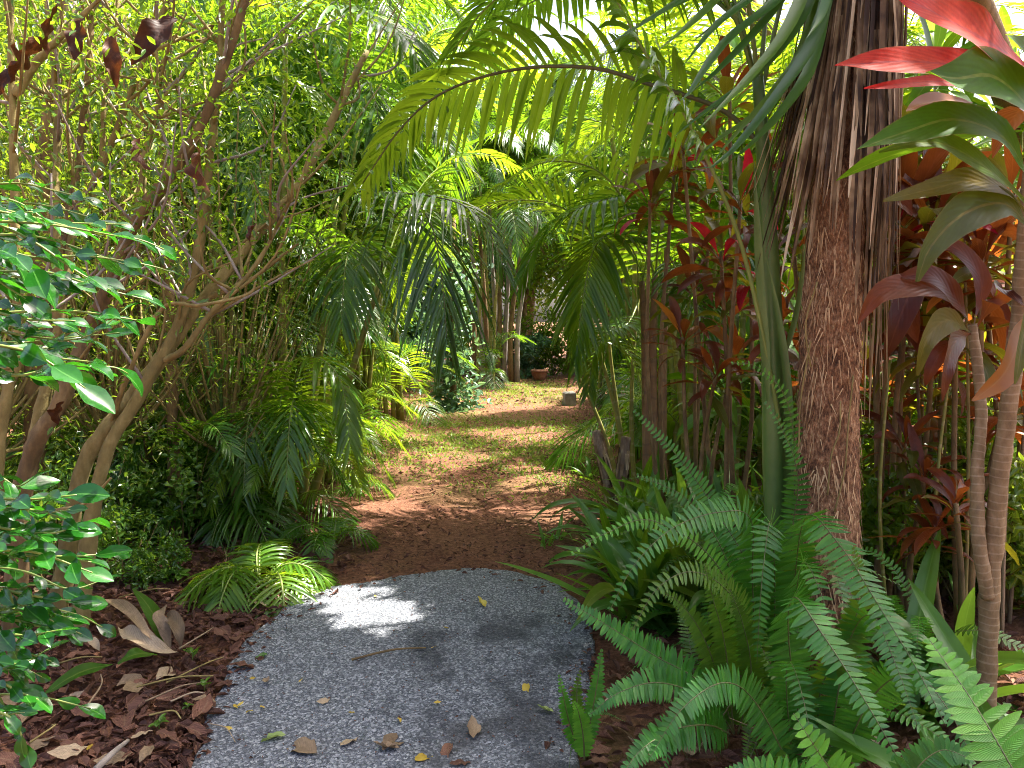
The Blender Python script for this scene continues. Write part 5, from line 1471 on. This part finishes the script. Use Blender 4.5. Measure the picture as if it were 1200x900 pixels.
def lathe(mb, prof, sides=20):
    ang = np.linspace(0, 2 * math.pi, sides, endpoint=False)
    v = np.vstack([np.stack([np.cos(ang) * r, np.sin(ang) * r, np.full(sides, z)], 1) for r, z in prof])
    f = [(i * sides + k, i * sides + (k + 1) % sides, (i + 1) * sides + (k + 1) % sides, (i + 1) * sides + k) for i in range(len(prof) - 1) for k in range(sides)]
    mb.add(v, v[:, :2], .5, f)
pt = thing('flower_pot', 'terracotta bowl pot on the ground at the end of the clearing', 'pot', tuple(G(632, 446)))
b = MB(); lathe(b, [(.0, 0.005), (.15, 0.005), (.26, .20), (.27, .30), (.30, .31), (.30, .37), (.26, .37), (.25, .30), (.0, .29)]); obj('bowl', b.mesh('bowl', M['pot']), pt)
b = MB(); lathe(b, [(.0, .335), (.12, .34), (.252, .325)]); obj('soil', b.mesh('soil', M['soil']), pt)
pt.scale = (.72, .72, .72)

def block(name, label, loc, dims, mat, cat, rz=.2):
    x, y, z = dims
    b = MB()
    ch = .02
    v = []
    for zz, s in ((0, 0), (0.0, 0), (z - ch, 0), (z, ch)):
        for sx, sy in ((-1, -1), (1, -1), (1, 1), (-1, 1)):
            v.append((sx * (x / 2 - s), sy * (y / 2 - s), zz))
    v = np.array(v[4:])
    f = [(3, 2, 1, 0)]
    for i in range(2):
        for k in range(4):
            f.append((i * 4 + k, i * 4 + (k + 1) % 4, i * 4 + 4 + (k + 1) % 4, i * 4 + 4 + k))
    f.append((8, 9, 10, 11))
    b.add(v, v[:, :2], .5, f)
    o = obj(name, b.mesh(name, M[mat], smooth=False)); o.location = loc; o.rotation_euler = (0, 0, rz)
    return tag(o, label, cat)
block('concrete_block', 'weathered grey concrete block standing at the edge of the clearing', tuple(G(667, 475)), (.20, .18, .24), 'block', 'block')
for k, px in enumerate((463, 471)):
    p = P(px, 430, 16.0); p[2] = 0
    b = MB(); tube(b, [(0, 0, -.05), (0, 0, .6), (0, 0, 1.12), (0, 0, 1.16)], [.055, .055, .055, .03], 10)
    o = obj('garden_post', b.mesh('garden_post', M['blue_paint'])); o.location = p
    tag(o, 'short pale blue post glimpsed behind the yellow green cane palm', 'post', 'pale blue posts')

# ------------------------------------------------------------------ background thicket and trees
TR = [tree_mesh(1, 2.2, (2.2, 2.2, 2.4), 5200, 42, .17, .04, 'tree', 'branch_brown'), tree_mesh(2, 3.0, (2.0, 2.0, 2.8), 5200, 40, .15, .045, 'tree', 'branch'), tree_mesh(3, 1.2, (1.9, 1.9, 2.2), 5200, 40, .19, .045, 'tree_blue', 'branch_brown'),
      tree_mesh(4, 1.0, (1.4, 1.4, 2.6), 13000, 80, .085, .0075, 'bamboo', 'cane', r0=.05), tree_mesh(5, 1.0, (1.4, 1.4, 2.6), 5000, 110, .075, .0065, 'bamboo', 'branch', r0=.045)]
BT = 'trees around the garden'
rs = random.Random(31)
# fine leaved bamboo like trees to the left of the clearing
for k, (x, y, sc) in enumerate([(-3.1, 6.6, .8), (-2.7, 8.2, .85), (-3.7, 5.4, .8), (-2.6, 5.0, .68), (-2.0, 5.3, .66), (-4.4, 7.8, 1.0), (-3.4, 11.5, 1.0), (-5.4, 5.6, 1.0), (-3.1, 4.3, .75)]):
    make_tree('fine_leaved_tree', TR[4 if sc < .77 else 3], 'feathery tree with fine light green leaves behind the golden canes', (x, y, 0), rs.uniform(0, 6.28), sc, 'feathery light green trees')
for k, (x, y, i, sc) in enumerate([(-9.5, 6.5, 0, .8), (-7.6, 12.5, 1, .8), (-5.6, 16, 0, .9), (-10.5, 10, 1, 1.0), (-9, 14, 0, 1.3), (-6, 18, 1, 1.2), (-4.4, 20.5, 2, 1), (-8, 22, 0, 1.4)]):
    make_tree('broadleaf_tree', TR[i], 'broad crowned tree beyond the cane palms on the mulch bed side', (x, y, 0), rs.uniform(0, 6.28), sc, 'broad trees beyond the cane palms')
for k, (x, y, i, sc) in enumerate([(7.5, 14.5, 0, .8), (9.8, 13, 1, .8), (5.2, 16.5, 0, .9), (11.5, 10, 1, .8), (13.5, 12.5, 0, 1.0), (4.0, 19.5, 1, .9), (8, 18, 0, 1.1), (10.5, 7.0, 2, .6), (13.0, 6.2, 0, .8)]):
    make_tree('broadleaf_tree', TR[i], 'broad crowned tree beyond the red cordyline bed', (x, y, 0), rs.uniform(0, 6.28), sc, 'broad trees beyond the cordylines')
for k, (x, y, i, sc) in enumerate([(-3.0, 21.5, 2, .9), (-1.6, 23, 2, 1), (.2, 22.5, 0, 1.0), (1.6, 21.5, 1, .9), (3.0, 21, 0, .9), (-.8, 26, 1, 1.3), (2.4, 26, 0, 1.3), (-4.5, 26, 0, 1.3), (5.5, 24, 1, 1.2), (0.6, 30, 0, 1.6), (-3, 31, 1, 1.6), (4, 31, 0, 1.6), (8, 29, 1, 1.6), (-8, 29, 0, 1.6)]):
    make_tree('broadleaf_tree', TR[i], 'tree closing the far end of the clearing', (x, y, 0), rs.uniform(0, 6.28), sc, 'trees at the far end of the clearing')
# bushes that close the view near the ground
for k in range(34):
    a = rs.random()
    if k < 12: x, y = rs.uniform(-5.5, -2.7), rs.uniform(6, 16); lb, g = 'leafy green bush filling the gap behind the cane palms', 'bushes behind the cane palms'
    elif k < 24: x, y = rs.uniform(2.4, 6), rs.uniform(6, 16); lb, g = 'leafy green bush filling the gap behind the green cane plants', 'bushes behind the cane plants'
    else: x, y = -4 + (k - 24) * .85, rs.uniform(19.8, 21.2); lb, g = 'dark bush along the far end of the clearing', 'bushes at the far end of the clearing'
    shrub(US2[k % 3], lb, (x, y, 0), rs.uniform(0, 6.28), rs.uniform(.9, 1.5), g, name='thicket_bush')

# ------------------------------------------------------------------ tree crowns overhead, outside the picture, that shade the way
def canopy(label, base, lean, crown_c, size, n, seed, k=40, L=.16, W=.045, even=0):
    nrs_ = np.random.RandomState(seed)
    base = np.asarray(base, float)
    t = thing('shade_tree', label, 'tree', tuple(base))
    p, nm, cs = clump_points(n, size, k, nrs_, .0)
    if even:
        q = nrs_.uniform(-1, 1, (even, 3)); p = np.vstack([p, q * np.asarray(size)]); nm = np.vstack([nm, unit(q + np.array([0, 0, .8]))])
    p = p + np.asarray(crown_c, float)
    keep = np.array([not lit(a) for a in p])
    p, nm = p[keep] - base, nm[keep]; n = len(p)
    c = obj('crown', leaf_cloud('crown', p, unit(nm * .4 + nrs_.randn(n, 3)), unit(nm + np.array([0, 0, .8])), L * nrs_.uniform(.7, 1.3, n), W, nrs_.rand(n), M['tree']), t); c['kind'] = 'stuff'
    b = MB(); cc = np.asarray(crown_c) - base
    tube(b, catmull([(0, 0, -.1), (lean[0] * .3, lean[1] * .3, cc[2] * .4), cc], 16), [.16, .13, .08], 10, .5, 0, True, .1)
    for i in range(12):
        e = cs[i] + cc
        if lit(base + e) or lit(base + (cc + e) / 2): continue
        tube(b, catmull([cc * .8, (cc + e) / 2, e], 6), [.05, .03, .012], 5, .5, 0, False)
    obj('trunk', b.mesh('trunk', M['branch_brown']), t)
canopy('spreading shade tree whose crown hangs high above the footpath', (5.2, 6.6, 0), (-1, 1), (1.7, 4.6, 5.4), (1.6, 1.9, .8), 6000, 1, k=60, even=4500)
canopy('shade tree with a high crown over the clearing', (5.6, 10.6, 0), (-1, 1), (2.3, 10.2, 6.6), (2.0, 2.4, .8), 1300, 2)
canopy('shade tree with a high crown over the fern bed', (6.4, 3.6, 0), (-1, 1), (2.95, 3.1, 5.0), (1.1, 1.5, .6), 2200, 4)

# ------------------------------------------------------------------ grass, mulch and leaf litter
def in_path(x, y):
    return inside(PATH_COARSE, x, y)

def grass():
    nrs_ = np.random.RandomState(70)
    N = 70000
    px = nrs_.uniform(380, 720, N); y = nrs_.uniform(6.2, 20, N)
    x = (px - 600) / F_PX * y * 1.02
    # patchy: several soft blobs
    dens = np.zeros(N)
    for cx, cy, rx, ry, a in [(-.9, 9.2, 1.1, 1.4, .9), (.3, 8.6, 1.0, 1.3, .8), (-.2, 10.8, 1.8, 1.0, .7), (.7, 7.6, .6, .7, .8), (0, 16.5, 3.0, 2.2, .9), (-2.2, 17.5, 1.6, 1.5, .8), (.9, 6.6, .35, .5, .5), (-1.4, 7.4, .5, .4, .3)]:
        dens = np.maximum(dens, a * np.exp(-(((x - cx) / rx) ** 2 + ((y - cy) / ry) ** 2)))
    dens *= .55 + .45 * np.sin(x * 7.1 + 1.3) * np.sin(y * 5.3) + .2
    k = nrs_.rand(N) < dens
    x, y = x[k], y[k]; n = len(x)
    p = np.stack([x, y, np.full(n, .0)], 1)
    d = unit(np.stack([nrs_.randn(n) * .9, nrs_.randn(n) * .9, np.full(n, .7)], 1))
    o = obj('grass', leaf_cloud('grass', p, d, unit(nrs_.randn(n, 3) + np.array([0, 0, .4])), .055 * nrs_.uniform(.5, 1.4, n), .006, nrs_.rand(n), M['grass'], .1, .3))
    tag(o, 'thin patchy grass growing on the clearing', 'grass', kind='stuff')
grass()

def litter():
    nrs_ = np.random.RandomState(71)
    C, sz = [], []
    def fill(n, poly, lo, hi, skip_path=True):
        xs = [q[0] for q in poly]; ys = [q[1] for q in poly]
        c = 0
        while c < n:
            px, py = nrs_.uniform(min(xs), max(xs)), nrs_.uniform(min(ys), max(ys))
            if not inside(poly, px, py): continue
            g = G(px, py)
            c += 1
            if skip_path and in_path(g[0], g[1]): continue
            C.append((g[0], g[1], .01 + .03 * nrs_.rand() if skip_path else .034)); sz.append(nrs_.uniform(lo, hi))
    fill(4200, [(-60, 930), (-60, 640), (200, 620), (330, 690), (300, 760), (250, 820), (230, 930)], .02, .085)
    fill(1500, [(130, 700), (180, 600), (380, 590), (420, 660), (330, 720), (200, 760)], .03, .08)
    fill(1500, [(380, 560), (690, 560), (720, 680), (600, 675), (400, 690)], .012, .045)
    fill(1300, [(400, 470), (690, 470), (700, 560), (390, 560)], .02, .06)
    fill(1400, [(650, 600), (1250, 600), (1250, 950), (660, 950), (700, 760), (690, 690)], .03, .09)
    fill(260, [(215, 900), (240, 830), (300, 740), (380, 685), (520, 660), (640, 672), (690, 720), (700, 780), (670, 900), (640, 890), (670, 780), (650, 710), (600, 685), (500, 682), (400, 700), (330, 750), (270, 830), (245, 900)], .012, .05, False)
    fill(330, [(240, 900), (300, 750), (400, 690), (600, 675), (690, 760), (665, 900)], .006, .016, False)
    fill(500, [(430, 450), (680, 450), (690, 475), (420, 475)], .05, .1)
    C = np.array(C); sz = np.array(sz); n = len(C)
    # the beds lie higher
    C[:, 2] += 0.10 * np.clip((np.abs(C[:, 0] + 0.35) - 1.5) / 1.5, 0, 1)
    a = nrs_.uniform(0, 6.28, n)
    d = unit(np.stack([np.cos(a), np.sin(a), nrs_.randn(n) * .25], 1))
    nm = unit(nrs_.randn(n, 3) * .45 + np.array([0, 0, 1]))
    o = obj('leaf_litter', leaf_cloud('leaf_litter', C, d, nm, sz, sz * nrs_.uniform(.10, .30, n), nrs_.rand(n), M['dead'], .5, .25))
    tag(o, 'brown dead leaves and bark mulch covering the beds', 'leaf litter', kind='stuff')
litter()

def fallen(px, py, size, mat, label, group=None, rz=None, z=.034, seed=0, name='fallen_leaf', tilt=None):
    r_ = random.Random(int(px * 7 + py * 13))
    g = G(px, py, z)
    sh = FALLEN[r_.randrange(len(FALLEN))]
    o = put(name, sh, None, (g[0], g[1], z + .004), (R(r_.uniform(-8, 8) if tilt is None else tilt), R(r_.uniform(-12, 12)), r_.uniform(0, 6.28) if rz is None else rz), size / .10, M[mat])
    return tag(o, label, 'leaf', group)
PXS = [(369, 885, .12, 'straw', 'large tan brown fallen leaf lying flat on the concrete'), (400, 875, .07, 'straw', 'tan fallen leaf standing on edge beside the large tan brown one'), (450, 881, .10, 'straw', 'pale tan fallen leaf with a darker rib on the concrete'),
       (468, 877, .07, 'straw', 'small pale leaf touching the pale tan leaf on the concrete'), (525, 872, .07, 'dead', 'curled brown fallen leaf on the concrete near the damp stain'), (555, 866, .085, 'straw', 'pale grey tan leaf at the edge of the damp stain'),
       (487, 893, .07, 'yellow', 'ochre curled leaf on the concrete'), (335, 862, .075, 'pale_green', 'pale green round fallen leaf on the concrete'), (387, 820, .05, 'straw', 'small beige leaf alone on the grey concrete'), (569, 712, .085, 'yellow', 'orange tan leaf lying near the soil edge of the concrete'),
       (614, 802, .06, 'yellow', 'crumpled yellow brown leaf on the damp stain'), (312, 766, .07, 'lily', 'fresh green leaf lying on the concrete near the mulch'), (310, 796, .06, 'straw', 'torn tan leaf on the concrete beside the mulch'), (649, 835, .06, 'pale_green', 'yellow green leaf beside the small young fern'),
       (217, 875, .13, 'dead', 'large reddish brown leaf half on the mulch at the edge of the concrete'), (252, 804, .10, 'dead', 'rust red leaf standing at the edge of the concrete'), (143, 856, .13, 'dead', 'orange brown curled leaf on the mulch'), (527, 897, .06, 'dead', 'reddish brown leaf scrap on the concrete'),
       (275, 752, .12, 'dead', 'pinkish brown leaf lying at the upper corner of the mulch'), (240, 775, .14, 'dead', 'broad pinkish brown leaf on the mulch beside a green sprig'), (25, 850, .16, 'straw', 'big greyish brown leaf on the mulch under the glossy bush')]
for k, (x, y, s, m, lb) in enumerate(PXS):
    fallen(x, y, s * (1.35 if y > 855 else 1.15), m, lb)
for k, (x, y) in enumerate([(517, 823), (467, 842), (526, 737), (273, 827), (278, 829), (292, 796), (273, 855), (416, 836), (297, 834), (305, 828), (108, 873), (440, 700), (505, 760), (350, 800)]):
    fallen(x, y, .032, 'yellow', 'tiny yellow leaf scrap lying on the ground', 'tiny yellow leaf scraps')
r2 = random.Random(90)
for k in range(90):
    x, y = r2.uniform(0, 330), r2.uniform(690, 895)
    g = G(x, y)
    if in_path(g[0], g[1]) or x > 330 - (y - 690) * .6: continue
    fallen(x, y, r2.uniform(.07, .15), r2.choice(['dead', 'dead', 'dead', 'straw']), 'dead brown leaf lying loose on the mulch bed', 'loose dead leaves on the mulch', z=.045 + .10 * max(0, min(1, (abs(g[0] + .35) - 1.5) / 1.5)))
for k in range(26):
    x, y = r2.uniform(690, 1000), r2.uniform(780, 895)
    fallen(x, y, r2.uniform(.05, .11), r2.choice(['dead', 'dead', 'straw']), 'dead brown leaf lying under the ferns', 'dead leaves under the ferns', z=.04)

# broad green leaves and a dried plant on the mulch
dp = G(190, 765); dp[2] = .02
t = thing('drying_plant', 'collapsed plant with curled tan leaves and two broad green leaves on the mulch', 'plant', tuple(dp))
def ground_leaf(pl, w, mat, nrm=(0, -.4, 1), seed=0, wave=.1, fold=.2):
    pts = [(x, y, None) if len(q) == 2 else q for q in pl for x, y in [q[:2]]]
    c = []
    for x, y, z in pl:
        g = G(x, y, z); c.append(g - dp)
    m = 18
    c = catmull(c, m); tg = unit(np.gradient(c, axis=0)); s = unit(np.cross(tg, np.asarray(nrm, float))); nn = np.cross(s, tg)
    tt = np.linspace(0, 1, m); ww = np.interp(tt, np.linspace(0, 1, 8), [.1, .5, .9, 1, 1, .85, .5, .04]) * w
    cols = np.linspace(-1, 1, 7); v = []; uv = []
    for cc in cols:
        v.append(c + s * (ww * cc)[:, None] + nn * (fold * abs(cc) ** 1.3 * ww + wave * w * np.sin(tt * 12 + seed + 2 * (cc > 0)) * abs(cc))[:, None])
        uv.append(np.stack([np.full(m, (cc + 1) / 2), tt], 1))
    v = np.stack(v, 1).reshape(-1, 3); uv = np.stack(uv, 1).reshape(-1, 2); k = 7
    b = MB(); b.add(v, uv, (seed * .31) % 1, [(i * k + j, i * k + j + 1, (i + 1) * k + j + 1, (i + 1) * k + j) for i in range(m - 1) for j in range(k - 1)])
    obj('leaf', b.mesh('leaf', M[mat]), t)
ground_leaf([(132, 779, .10), (105, 784, .11), (80, 795, .10), (52, 814, .06)], .036, 'cord_green', seed=1)
ground_leaf([(138, 778, .10), (150, 770, .13), (165, 766, .13), (184, 768, .09)], .034, 'cord_green', seed=2)
ground_leaf([(210, 764, .06), (185, 760, .10), (160, 748, .12), (140, 736, .10)], .038, 'straw', seed=3, wave=.3, fold=.5)
ground_leaf([(212, 762, .06), (210, 740, .14), (200, 725, .16), (185, 728, .12)], .032, 'straw', seed=4, wave=.3, fold=.6)
ground_leaf([(200, 762, .05), (175, 745, .14), (150, 715, .16), (112, 700, .10)], .026, 'straw', seed=5, wave=.3, fold=.5)
ground_leaf([(195, 762, .05), (185, 730, .12), (170, 705, .18), (155, 690, .22)], .034, 'cord_green', seed=6)
ground_leaf([(200, 762, .05), (192, 735, .14), (186, 722, .18), (196, 708, .2)], .026, 'straw', seed=7, wave=.2, fold=.3)
ground_leaf([(190, 735, .1), (200, 728, .14), (190, 724, .15), (180, 729, .12)], .016, 'cord_orange', seed=8, wave=.2)
# sprigs in the mulch
for k, (x, y, n, sz, lb) in enumerate([(226, 782, 5, .75, 'little green sprig standing in the mulch beside the concrete'), (187, 862, 6, .5, 'tiny green seedling in the mulch'), (240, 815, 6, .45, 'tiny pale seedling at the edge of the concrete'), (212, 688, 9, .8, 'blue green leafy sprig behind the collapsed plant'), (220, 840, 5, .35, 'tiny leafy seedling near the large reddish brown leaf')]):
    g = G(x, y); g[2] = .03
    tt_ = thing('seedling', lb, 'plant', tuple(g))
    r_ = random.Random(k)
    b = MB(); tube(b, [(0, 0, -.03), (0, 0, .03 * sz), (0.003, 0, .06 * sz)], .0025, 5); obj('stem', b.mesh('stem', M['rachis']), tt_)
    for q in range(n):
        put('leaf', r_.choice(GLOSSY), tt_, (0, 0, .02 * sz + .04 * sz * q / n), (R(r_.uniform(5, 50)), 0, q * 2.4), sz * r_.uniform(.8, 1.2), M['small'])
# sticks
def stick(label, a, b_, r, mat, z=.05, bow=.01, group=None):
    p0, p1 = G(*a, z), G(*b_, z)
    m = (p0 + p1) / 2 + np.array([bow, bow, .012])
    b = MB(); tube(b, catmull([p0 - p0, m - p0, p1 - p0], 14), [r, r * .9, r * .6], 7, .5, 0, True, .2, int(a[0]))
    o = obj('stick', b.mesh('stick', M[mat])); o.location = p0
    return tag(o, label, 'stick', group)
stick('thin reddish twig lying across the concrete', (412, 773), (499, 759), .0055, 'branch_brown', .037)
stick('thick grey stick lying in the mulch', (112, 902), (150, 868), .011, 'branch_grey', .07)
stick('pale straw lying on the concrete', (246, 848), (276, 870), .0022, 'straw', .034)
for k, (a, b_) in enumerate([((160, 805), (250, 792)), ((170, 822), (235, 800)), ((195, 800), (262, 770)), ((200, 822), (240, 812)), ((175, 838), (212, 842)), ((210, 760), (250, 735)), ((60, 780), (120, 770)), ((100, 830), (118, 790)), ((35, 870), (60, 850)), ((230, 700), (255, 660)), ((140, 700), (200, 690)), ((250, 690), (262, 640))]):
    stick('thin pale straw lying in the mulch', a, b_, .0038, 'straw' if k % 2 else 'branch', .09, .01 + .01 * (k % 3), 'pale straws in the mulch')
for k in range(22):
    x, y = r2.uniform(760, 960), r2.uniform(720, 880)
    p0 = P(x, y, 2.5); p0[2] = .02
    e = np.array([r2.uniform(-.25, .25), r2.uniform(-.15, .15), r2.uniform(.1, .4)])
    b = MB(); tube(b, catmull([(0, 0, 0), e * .5 + np.array([.02, 0, .02]), e], 8), [.0028, .0022, .0012], 5)
    o = obj('dry_stalk', b.mesh('dry_stalk', M['branch_brown' if k % 2 else 'straw'])); o.location = p0
    tag(o, 'dry brown fern stalk standing among the fern fronds', 'stalk', 'dry stalks among the ferns')
